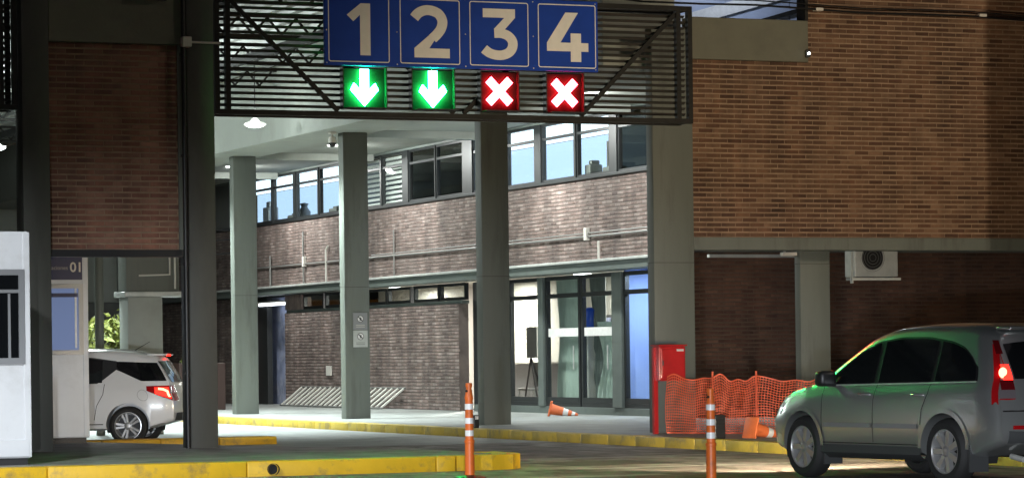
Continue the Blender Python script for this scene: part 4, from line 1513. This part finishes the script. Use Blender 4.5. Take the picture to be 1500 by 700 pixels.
# ---- white hatchback
hat = thing('parked_car', 'white hatchback with lit tail lamp stopped beside the second booth', 'car', (12.63, 49.6, 0), math.radians(155))
hat.scale = (1.05, 1.05, 1.06)
HP = dict(x0=-1.90, x1=1.92, tumble=.27, bulge=.09,
          top=[(-1.90, 1.40), (-1.5, 1.45), (-.9, 1.49), (-.3, 1.50), (.1, 1.45), (.5, 1.25), (.9, 1.03), (1.1, .98), (1.5, .90), (1.8, .78), (1.92, .68)],
          belt=[(-1.90, .98), (-1.0, .97), (0, .93), (.9, .91), (1.92, .68)],
          wid=[(-1.90, .74), (-1.8, .80), (-1.5, .845), (-1.0, .865), (1.2, .865), (1.6, .82), (1.8, .74), (1.92, .6)],
          sill=[(-1.9, .36), (-1.5, .24), (1.5, .22), (1.92, .28)],
          xr=[(.2, -1.78), (.36, -1.88), (.5, -1.91), (.72, -1.90), (.78, -1.86), (.95, -1.83), (1.1, -1.76), (1.35, -1.60), (1.45, -1.52), (1.6, -1.45)],
          xf=[(.2, 1.8), (.5, 1.92), (.7, 1.88), (1.0, 1.8), (1.6, 1.7)])
car = Car(HP)
bd = attach(car.body().build('body', 'white_paint', None), hat)
RA, FA, TR = -1.19, 1.26, .305
cut_arches(bd, [(RA, .315, .345, .5, 1.2), (FA, .315, .345, .5, 1.2)])
for ax in (RA, FA):
    for sgn in (1, -1):
        n = 24
        pts = [(.35 * math.cos(math.radians(a)), .35 * math.sin(math.radians(a))) for a in lin(-20, 200, n)]
        vs = [(ax + u, sgn * .48, .315 + v) for u, v in pts] + [(ax + u, sgn * .80, .315 + v) for u, v in pts] + [(ax, sgn * .48, .315)]
        fs = [(i, i + 1, n + 2 + i, n + 1 + i) for i in range(n)] + [(i, i + 1, 2 * n + 2) for i in range(n)]
        attach(MB().add(vs, fs).build('wheel_well', 'black_rough', None), hat)
        wheel(hat, ax, sgn * .755, TR, .215, 5, sgn, .19, True)
lo = lambda x: .955 + .02 * (0.8 - x) * .8
top_t = [(-1.0, 1.30), (-.6, 1.36), (0, 1.36), (.3, 1.27), (.6, 1.11), (.8, .985)]
hi = lambda x: max(lo(x) + .004, sip(top_t, x, .04))
for sgn in (1, -1):
    attach(car.side(lin(-1.0, .8, 30), lambda x: lo(x) - .012 + max(0, (-.72 - x)) * .75, lambda x: hi(x) + .016, .004, 6, sgn).build('window_surround', 'black', None), hat)
    for (xa, xb) in ((.03, .77), (-.78, -.04)):
        attach(car.side(lin(xa, xb, 16), lo, lambda x: hi(x) - .004, .009, 6, sgn).build('side_window', 'car_glass', None, 60), hat)
    # dark wrap of the rear screen over the pillar
    attach(car.side(lin(-1.88, -1.0, 16), lambda x: 1.20 - .20 * min(1, (-.95 - x) / .5) if x > -1.5 else 1.0 + .0 * x, lambda x: max(1.20 - .2 * min(1, (-.95 - x) / .5) + .01, 1.31 - .03 * (-1.0 - x)), .005, 5, sgn).build('pillar_wrap', 'car_glass', None, 60), hat)
    for path in ([(-.0, .93), (-.0, .7), (-.02, .35)], [(-.82, .96), (-.80, .8), (-.70, .62), (-.66, .4)]):
        attach(car.strip(path, .010, .005, sgn).build('door_seam', 'black', None), hat)
    attach(car.strip([(-1.02 + .085 * math.cos(math.radians(a)) - .42, .78 + .085 * math.sin(math.radians(a))) for a in lin(0, 360, 24)], .006, .003, sgn).build('fuel_flap_seam', 'grey_trim', None), hat)
    # tail lamps: side part and rear part
    zt_ = lambda x: .88 - .03 * (x + 1.9)
    attach(car.side(lin(-1.90, -1.52, 10), lambda x: .69 + .42 * (x + 1.9), lambda x: .93 - .02 * (x + 1.9), .012, 6, sgn).build('tail_lamp', 'tail_red', None, 60), hat)
    ym = car.hw(-1.9, .8)
    attach(car.rear(lin(sgn * .52, sgn * (ym + .004), 5), lambda y: .69, lambda y: .93, .014, 6).build('tail_lamp', 'tail_red', None, 60), hat)
    attach(car.side(lin(-1.885, -1.66, 6), lambda x: .72 + .35 * (x + 1.9), lambda x: .90, .018, 3, sgn).build('brake_lamp', 'tail_lit', None), hat)
    attach(car.strip([(-1.87, .75), (-1.86, .84), (-1.80, .87), (-1.72, .88)], .035, .021, sgn).build('lamp_bulb', 'tail_hot', None), hat)
    attach(car.strip([(x, .30) for x in lin(-.8, .88, 8)], .08, .006, sgn).build('sill_cladding', 'cladding', None), hat)
    w = car.hw(.62, 1.0)
    attach(MB().cbox(.54, .68, min(sgn * (w + .02), sgn * (w + .2)), max(sgn * (w + .02), sgn * (w + .2)), .96, 1.08, .03).build('mirror', 'white_paint', None, 60), hat)
attach(car.rear(lin(-.58, .58, 10), lambda y: .98, lambda y: 1.31, .008).build('rear_window', 'car_glass', None, 60), hat)
attach(car.rear(lin(-.66, .66, 10), lambda y: .38, lambda y: .50, .010).build('bumper_cladding', 'cladding', None), hat)
attach(MB().cbox(-1.72, -1.45, -.5, .5, 1.395, 1.425, .01).build('roof_spoiler', 'white_paint', None, 50), hat)
attach(MB().cbox(-1.735, -1.70, -.14, .14, 1.385, 1.42, .008).build('high_brake_lamp', 'tail_lit', None), hat)
attach(MB().tube([(-1.15, .0, 1.47), (-1.42, .0, 1.62)], [.007, .004], 6).build('antenna', 'black', None), hat)


# ------------------------------------------------------------------ street furniture
def delineator(lab, x, y, top):
    t_ = thing('delineator_post', lab, 'bollard', (x, y, 0), 0, 'orange delineator posts')
    T = Matrix.Translation((x, y, 0))
    MB().lathe([(0, 0), (.19, 0), (.19, .03), (.12, .055), (.055, .06)], 20, T).build('base', 'black', t_, 40)
    MB().lathe([(.056, .05), (.052, .42), (.058, .425), (.058, .45), (.048, .46), (.044, top - .2), (.05, top - .17), (.044, top - .14), (.03, top - .06), (.04, top - .03), (.034, top), (0, top)], 20, T).build('tube', 'orange', t_, 35)
    for z in (.50, .64, .80):
        MB().lathe([(.0495, z), (.0495, z + .065)], 20, T).build('reflective_band', 'reflective', t_, 40)
    MB().tube([(x - .04, y - .02, top - .09), (x + .04, y + .02, top - .09)], .014, 8).build('loop_hole', 'black', t_)
    return t_


delineator('orange delineator post at the island nose in front of the grey column', 12.75, 31.6, 1.10)
delineator('orange delineator post in front of the orange net, nearer the silver car', 14.28, 28.55, 1.03)
# small dark boxes near the kerb posts
t = thing('kerb_marker', 'small black marker box on the kerb right of the left delineator', 'marker', (19.75, 48.6, PZ))
MB().cbox(19.70, 19.80, 48.6, 48.7, PZ, .38, .015).build('housing', 'black', t)
MB().box(19.72, 19.78, 48.594, 48.599, .30, .36).build('reflector', 'reflective', t)
t = thing('kerb_marker', 'small black marker box beside the net, left of the right delineator', 'marker', (19.9, 39.2, PZ))
MB().cbox(19.78, 19.95, 39.4, 39.52, PZ, .50, .015).build('housing', 'black', t)
MB().box(19.80, 19.93, 39.394, 39.399, .36, .44).build('reflector', 'black_rough', t)


def cone(lab, x, y, z, ang):
    t_ = thing('traffic_cone', lab, 'cone', (x, y, z), ang, 'fallen traffic cones')
    t_.scale = (.86, .86, .86)
    # lying on its side: axis horizontal, tilted so the rim of the base and the tip touch the ground
    T = Matrix.Translation((0, 0, .175)) @ Matrix.Rotation(math.radians(90 + 13), 4, 'Y')
    bs = MB()
    sq = .19
    bs.cbox(-sq, sq, -sq, sq, 0, .035, .012)
    bs.v = [tuple(T @ Vector(v)) for v in bs.v]
    attach(bs.build('base', 'cone_orange', None, 40), t_)
    seg = [(.135, .03, .34, .098, 'cone_orange'), (.098, .34, .46, .078, 'reflective'), (.078, .46, .55, .062, 'cone_orange'), (.062, .55, .63, .05, 'reflective'), (.05, .63, .70, .03, 'cone_orange')]
    for (r0, z0, z1, r1, mm) in seg:
        attach(MB().lathe([(r0, z0), (r1, z1)] + ([(0, z1)] if z1 > .69 else []), 20, T).build('cone_body' if mm != 'reflective' else 'reflective_collar', mm, None, 40), t_)
    return t_


cone('orange traffic cone lying in front of the glass doors', 24.75, 56.9, PZ + .0, math.radians(-28))
cone('orange traffic cone lying at the foot of the orange net', 20.35, 39.4, PZ + .0, math.radians(8))

# hydrant cabinet
t = thing('hydrant_cabinet', 'red hydrant cabinet on a post in front of the corner column', 'cabinet', (20.4, 42.5, PZ))
MB().box(20.26, 20.33, 42.47, 42.54, PZ, 1.5).build('post', 'red_box', t)
cb = MB().cbox(20.30, 20.76, 42.36, 42.60, .98, 1.52, .015).build('box', 'red_box', t)
MB().cbox(20.335, 20.735, 42.345, 42.362, 1.02, 1.48, .01).build('door', 'red_box', t)
MB().box(20.60, 20.72, 42.338, 42.344, 1.44, 1.475).build('name_plate', 'pvc', t)
MB().tube([(20.36, 42.335, 1.22), (20.36, 42.335, 1.30)], .012, 8).build('handle', 'black', t)
MB().box(20.28, 20.78, 42.33, 42.62, 1.522, 1.545).build('top_plate', 'red_box', t)

# orange safety net: a sagging grid, real mesh
t = thing('safety_net', 'sagging orange safety net fence along the pavement behind the silver car', 'fence', (21.5, 41, PZ))
NP = [(20.42, 42.35), (20.9, 41.6), (21.4, 41.1), (22.4, 40.5), (23.6, 40.1), (25.2, 39.8)]


def net_at(u):
    k = min(int(u * 5), 4)
    f_ = u * 5 - k
    return NP[k][0] + (NP[k + 1][0] - NP[k][0]) * f_, NP[k][1] + (NP[k + 1][1] - NP[k][1]) * f_


nw, nh = 130, 21
grid = []
for i in range(nw + 1):
    u = i / nw
    x, y = net_at(u)
    topz = 1.06 - .05 * math.sin(u * 5 * math.pi) ** 2 - .10 * u + .015 * math.sin(u * 37) + .012 * math.sin(u * 91)
    col = []
    for j in range(nh + 1):
        v = j / nh
        wv = .025 * math.sin(u * 26 + v * 3) * (1 - v) + .014 * math.sin(u * 53 + v * 7) + .015 * math.sin(u * 117 - v * 5)
        col.append(Vector((x + wv * .5, y + wv + .05 * math.sin(v * 4), PZ + .02 + (topz - PZ - .02) * v - .02 * math.sin(u * 71 + v * 2) * v)))
    grid.append(col)
hz, vt = MB(), MB()
for j in range(nh + 1):
    for i in range(nw):
        hz.bar(grid[i][j], grid[i + 1][j], .004, .010 if j not in (0, nh) else .022)
for i in range(0, nw + 1):
    for j in range(nh):
        a, b = grid[i][j], grid[i][j + 1]
        vt.bar(a, b, .009, .004)
o = hz.build('net_rows', 'net', t)
o['kind'] = 'stuff'
o = vt.build('net_columns', 'net', t)
o['kind'] = 'stuff'
for i in (26, 52, 78, 104, 128):
    p = grid[i][0]
    MB().tube([(p.x, p.y + .1, PZ), (p.x, p.y + .1, 1.12)], .018, 8).build('stake', 'net', t, 50)

# leaning crowd barriers by the wall
for k, (b0, lab) in enumerate([(68.0, 'white crowd barrier leaning on the wall, right of the notice column'), (70.55, 'white crowd barrier leaning behind the notice column'), (73.1, 'white crowd barrier leaning on the wall, left of the notice column')]):
    t = thing('crowd_barrier', lab, 'barrier', (25.2, b0, PZ), 0, 'crowd barriers lying by the wall')
    L_ = 2.45
    lean = lambda u, v: (25.62 - .45 * (1 - v / .95) - .03 * k, b0 + u, PZ + .03 + v * .50)
    MB().tube([lean(0, 0), lean(L_, 0)], .022, 8).build('bottom_rail', 'conduit', t)
    MB().tube([lean(-.42, .95), lean(L_ - .42, .95)], .022, 8).build('top_rail', 'conduit', t)
    for i in range(7):
        u = .08 + i * (L_ - .16) / 6
        MB().tube([lean(u, .02), lean(u - .42, .93)], .03, 6).build('bar', 'pvc', t)

# notices on column B
t = thing('notice_plate', 'pair of small grey prohibition notices fixed to the column', 'sign', (21.05, 58.19, 2))
for (z, m_) in ((1.98, 'grey_trim'), (1.62, 'pvc')):
    pl = MB().box(20.93, 21.24, 58.175, 58.197, z, z + .345).build('plate', 'grey_trim' if z > 1.9 else 'gutter', t)
    cxn, czn = 21.085, z + .22
    vs = []
    n = 24
    for r in (.075, .058):
        for k in range(n):
            vs.append((cxn + r * math.cos(2 * math.pi * k / n), 58.171, czn + r * math.sin(2 * math.pi * k / n)))
    disc = MB().add([(cxn + .074 * math.cos(2 * math.pi * k / n), 58.1735, czn + .074 * math.sin(2 * math.pi * k / n)) for k in range(n)], [tuple(range(n))])
    disc.build('symbol_disc', 'reflective', pl)
    MB().add(vs, [(k, (k + 1) % n, n + (k + 1) % n, n + k) for k in range(n)]).build('symbol_ring', 'conduit', pl)
    MB().add([(cxn - .05, 58.1715, czn + .035), (cxn - .035, 58.1715, czn + .05), (cxn + .05, 58.1715, czn - .035), (cxn + .035, 58.1715, czn - .05)], [(0, 1, 2, 3)]).build('symbol_bar', 'black', pl)
    MB().add([(cxn - .02, 58.1718, czn - .045), (cxn + .025, 58.1718, czn - .03), (cxn + .02, 58.1718, czn + .035), (cxn - .01, 58.1718, czn + .03)], [(0, 1, 2, 3)]).build('symbol_figure', 'conduit', pl)
    for q in range(2):
        MB().box(20.99, 21.18, 58.172, 58.1745, z + .05 + q * .035, z + .062 + q * .035).build('text_line', 'pvc' if z > 1.9 else 'conduit', pl)

# small white socket on lower brick wall
tag(MB().cbox(AW - .05, AW - .001, 73.2, 73.55, .95, 1.2, .01).build('wall_socket', 'pvc'), 'small white box low on the brick wall above the barriers', 'socket')

# camera on column B
t = thing('security_camera', 'white dome camera hanging by the top of the notice column', 'camera', (20.5, 58.1, 6))
MB().cbox(20.44, 20.58, 58.05, 58.2, 5.98, 6.12, .012).build('bracket', 'pvc', t)
MB().tube([(20.5, 58.12, 5.98), (20.5, 58.12, 5.9)], .02, 8).build('stem', 'pvc', t)
MB().lathe([(0, 5.93), (.07, 5.92), (.085, 5.85), (.08, 5.80)], 18, Matrix.Translation((20.5, 58.1, 0))).build('housing', 'pvc', t, 50)
MB().lathe([(.075, 5.80), (.06, 5.74), (.03, 5.71), (0, 5.705)], 18, Matrix.Translation((20.5, 58.1, 0))).build('dome', 'black', t, 50)
# bracket and box on column E
t = thing('antenna_box', 'small white box on an arm beside the gantry column', 'box', (12.0, 40.0, 5.8))
MB().cbox(11.93, 12.06, 39.95, 40.08, 5.72, 5.86, .012).build('housing', 'pvc', t)
MB().tube([(12.06, 40.02, 5.79), (12.5, 40.05, 5.79)], .016, 8).build('arm', 'pvc', t)
# bullet camera on left top beam, out of the frame above it partly
t = thing('bullet_camera', 'bullet camera on the beam above the left brick panel', 'camera', (11.7, 40.0, 6.3))
MB().cbox(11.62, 11.74, 40.06, 40.118, 6.35, 6.55, .01).build('bracket', 'black', t)
MB().tube([(11.68, 40.06, 6.45), (11.68, 39.8, 6.45)], .018, 8).build('arm', 'black', t)
MB().cbox(11.50, 11.86, 39.72, 39.84, 6.36, 6.5, .02).build('housing', 'black', t)

# air conditioner under the facade
t = thing('air_conditioner', 'grey air conditioner unit hung under the brick facade', 'air conditioner', (25.3, 44.5, 2.6))
MB().cbox(24.98, 25.82, 44.45, 44.80, 2.66, 3.24, .02).build('casing', 'gutter', t)
MB().lathe([(0, .0), (.20, .0), (.22, -.012), (.235, .0)], 28, Matrix.Translation((25.32, 44.447, 2.98)) @ Matrix.Rotation(math.pi / 2, 4, 'X')).build('fan_opening', 'black', t)
for r in (.06, .11, .16, .2):
    MB().tube([(25.32 + r * math.cos(a), 44.43, 2.98 + r * math.sin(a)) for a in lin(0, 2 * math.pi, 24)], .004, 5).build('grille_ring', 'conduit', t)
for x in (25.05, 25.7):
    MB().bar((x, 44.42, 2.63), (x, 44.85, 2.63), .035, .045).build('bracket', 'conduit', t)
MB().box(24.90, 24.935, 44.42, 44.47, 2.55, 3.24).build('hanger', 'gutter', t)
MB().box(24.9, 25.84, 44.40, 44.44, 2.60, 2.64).build('front_rail', 'gutter', t)
# under-facade lamp
t = thing('bulkhead_lamp', 'small white fitting under the facade beam left of the short column', 'lamp', (23.3, 43.9, 3.1))
MB().cbox(23.30, 23.60, 43.85, 43.97, 2.99, 3.05, .015).build('housing', 'pvc', t)
MB().bar((23.32, 43.9, 3.2), (23.36, 43.9, 3.04), .03, .03).build('bracket', 'pvc', t)
# canopy gutter strip behind the facade
tag(MB().bar((26.0, 52.0, 3.28), (28.6, 52.0, 3.28), .1, .06).build('gutter_pipe', 'gutter'), 'pale gutter pipe high in the dark recess', 'pipe')
# white thin post by the net
tag(MB().tube([(21.9, 38.6, PZ), (21.9, 38.6, 1.12)], .03, 8).build('thin_post', 'pvc', None, 50), 'thin white post just left of the silver car mirror', 'post')
# recess pipe
tag(MB().tube([(24.6, 44.8, PZ), (24.6, 44.8, 3.3)], .02, 6).build('recess_conduit', 'conduit'), 'thin conduit on the dark recess behind the silver car', 'conduit')

# ------------------------------------------------------------------ background seen through the left opening
t = thing('concrete_portal', 'pale concrete portal post with ledge behind the white car', 'portal', (15.7, 55, 0))
MB().cbox(15.28, 15.96, 55.0, 55.6, 0, 2.6, .02).build('post', 'soffit', t, 40)
MB().cbox(15.2, 16.45, 54.9, 55.7, 2.602, 2.70, .015).build('ledge', 'gutter', t, 40)
MB().cbox(15.26, 16.3, 55.02, 55.6, 2.702, 4.6, .02).build('upper_panel', 'concrete', t, 40)
MB().tube([(15.5, 54.98, 3.0), (16.1, 54.98, 3.02), (16.1, 54.98, 3.6)], .02, 6).build('pipe', 'pvc', t)
MB().tube([(16.2, 54.97, 2.75), (16.2, 54.97, 3.5)], .02, 6).build('pipe', 'pvc', t)
tag(MB().tube([(14.73, 55, 0), (14.73, 55, 6.5)], .085, 14).build('steel_pole', 'concrete', None, 50), 'slim grey pole rising behind the white car roof', 'pole')


def foliage(c, r, n, size, seed, m, parent, name='crown'):
    rg = random.Random(seed)
    mbx = MB()
    clumps = []
    for k in range(max(5, n // 90)):
        while True:
            p = Vector((rg.uniform(-1, 1), rg.uniform(-1, 1), rg.uniform(-1, 1)))
            if p.length < 1:
                break
        clumps.append((Vector(c) + Vector((p.x * r[0], p.y * r[1], p.z * r[2])) * .85, rg.uniform(.16, .36)))
    for k in range(n):
        cc, cr = rg.choice(clumps)
        d = Vector((rg.gauss(0, 1), rg.gauss(0, 1), rg.gauss(0, .8)))
        p = cc + d * cr * .45 * max(r)
        nrm = Vector((rg.gauss(0, 1), rg.gauss(0, 1), rg.gauss(.5, 1))).normalized()
        t1 = nrm.orthogonal().normalized()
        t2 = nrm.cross(t1)
        an = rg.uniform(0, 6.28)
        a = t1 * math.cos(an) + t2 * math.sin(an)
        b = nrm.cross(a)
        s_ = size * rg.uniform(.6, 1.3)
        mbx.add([p - a * s_, p + b * s_ * .45 + nrm * s_ * .1, p + a * s_, p - b * s_ * .45 + nrm * s_ * .1], [(0, 1, 2, 3)])
    me = bpy.data.meshes.new(name)
    me.from_pydata(mbx.v, [], mbx.f)
    me.materials.append(M[m])
    o = bpy.data.objects.new(name, me)
    C.objects.link(o)
    o.parent = parent
    o.matrix_parent_inverse = parent_inv(parent)
    return o


t = thing('garden_bush', 'lamplit yellow-green bush behind the white car', 'bush', (15.0, 62, 0))
MB().tube([(15.3, 62, 0), (15.4, 62.1, .7), (15.2, 62, 1.5)], [.08, .06, .03], 7).build('trunk', 'bark', t, 50)
for dx in (-.7, .6):
    MB().tube([(15.4, 62.1, .7), (15.4 + dx, 62, 1.6)], [.05, .02], 6).build('limb', 'bark', t, 50)
foliage((15.9, 62, 1.7), (1.5, .9, .95), 2600, .10, 3, 'leaf', t)
t = thing('garden_bush', 'small lamplit bush at the end of the far planter', 'bush', (22.6, 72.4, 1.3))
MB().tube([(21.9, 72.4, 1.3), (21.9, 72.4, 1.5)], [.05, .03], 7).build('trunk', 'bark', t, 50)
foliage((21.9, 72.4, 1.45), (.45, .35, .16), 420, .10, 5, 'leaf', t)
tag(MB().cbox(21.3, 22.5, 72.0, 72.8, PZ, 1.32, .02).build('planter_box', 'gold', None), 'dark red-brown planter box beyond the far column', 'planter')
for k, (x, b, h, rr, lab) in enumerate([(14.5, 92, 6.0, 2.4, 'dark tree far behind the second booth'), (18.2, 94, 6.0, 2.6, 'dark tree far behind the concrete portal'), (12.5, 98, 6.5, 2.8, 'dark tree hidden far behind the booths')]):
    t = thing('dark_tree', lab, 'tree', (x, b, 0), 0, 'dark trees beyond the canopy')
    MB().tube([(x, b, 0), (x + .1, b, h * .4), (x - .1, b, h * .7)], [.2, .15, .07], 8).build('trunk', 'bark', t, 50)
    for q in range(5):
        an = q * 1.26 + k
        MB().tube([(x, b, h * (.3 + .08 * q)), (x + rr * .6 * math.cos(an), b + rr * .6 * math.sin(an), h * (.5 + .09 * q))], [.07, .02], 6).build('limb', 'bark', t, 50)
    foliage((x, b, h * .58), (rr, rr, h * .42), 4200, .16, 20 + k, 'leaf_dark', t)
# grey sheeted wall at the far end of the pavement
t = thing('far_wall', 'grey panelled wall closing the far end beyond the farthest column', 'wall', (24, 90, 0))
for i in range(5):
    MB().cbox(19.5 + i * 1.3, 20.78 + i * 1.3, 90, 90.2, 3.2, 6.4, .01).build('panel', 'soffit', t)
MB().box(19.4, 27, 90.05, 90.25, 0, 3.19).build('lower_wall', 'far_wall', t)
for k, z in enumerate((4.4, 4.75, 5.0)):
    tag(MB().tube([(20.0, 80, z), (23, 80, z - .25 + .1 * k), (25.7, 80, z)], .02, 6).build('wire', 'black'), ['lowest', 'middle', 'highest'][k] + ' of three wires beyond the farthest column', 'wire')
# building on the far left behind the booths
t = thing('office_block', 'dim grey building behind the nearest booth at far left', 'building', (4, 56, 0))
MB().box(-8, 12.2, 70, 71, 0, 5.0).build('wall', 'far_wall', t)
MB().box(-8, 10.3, 57.0, 57.4, 4.6, 6.2).build('fascia', 'soffit', t)
MB().box(-8, 10.3, 57.42, 57.8, 0, 4.58).build('lower_wall', 'alu_dark', t)
for x in (8.4, 9.3):
    MB().box(x, x + .06, 56.96, 56.999, 0.1, 4.58).build('window_post', 'alu_grey', t)

# ------------------------------------------------------------------ lamps outside the frame
t = thing('street_lamp', 'tall warm street lamp in front of the facade, right of the picture', 'lamp', (25.6, 26.0, PZ))
MB().tube([(25.6, 25.2, PZ), (25.6, 25.2, 8.8), (25.6, 26.0, 9.2)], [.09, .07, .05], 10).build('pole', 'galv', t, 50)
MB().cbox(25.45, 25.75, 25.8, 26.4, 9.12, 9.26, .03).build('lamp_head', 'grey_trim', t)
light('SPOT', 'street_light', (25.6, 26.3, 9.0), 2900, (1.0, .83, .60), t, .3, (25.6, 43.3, 6.0), math.radians(46), 1.0)
MB().cbox(25.1, 25.4, 25.8, 26.3, 9.0, 9.14, .03).build('lamp_head', 'grey_trim', t)
light('SPOT', 'street_light', (25.25, 26.2, 8.9), 800, (1.0, .86, .68), t, .3, (19.0, 39.0, 3.6), math.radians(128), .6)
for k, x in enumerate((-.6, .6)):
    t = thing('headlamp', ['left', 'right'][k] + ' headlamp of the vehicle the picture is taken from', 'headlamp', (x, .9, .68), 0, 'headlamps of the viewing vehicle')
    MB().lathe([(0, -.1), (.07, -.08), (.1, 0), (.1, .02)], 18, Matrix.Translation((x, .9, .68)) @ Matrix.Rotation(-math.pi / 2, 4, 'X')).build('reflector', 'galv', t, 50)
    light('SPOT', 'headlight', (x, .95, .68), 14500, (.86, .92, 1.0), t, .06, (x + .3876 * 30, .95 + .9218 * 30, .68 - 30 * math.tan(math.radians(26.5))), math.radians(63), .22)

t = thing('added_booth_lamp', 'added white post lamp, out of view at left, lighting the nearest booth', 'lamp', (5.0, 28.6, 0))  # post lamp added out of view to light booth, island and kerb
MB().tube([(5.0, 28.3, 0), (5.0, 28.3, 5.2), (5.0, 28.8, 5.4)], [.07, .055, .04], 10).build('pole', 'galv', t, 50)
MB().cbox(4.88, 5.12, 28.7, 29.1, 5.32, 5.44, .03).build('lamp_head', 'grey_trim', t)
light('SPOT', 'added_booth_light', (5.0, 28.95, 5.25), 2300, (.90, .95, 1.0), t, .1, (9.8, 35.2, -1.2), math.radians(76), .45)
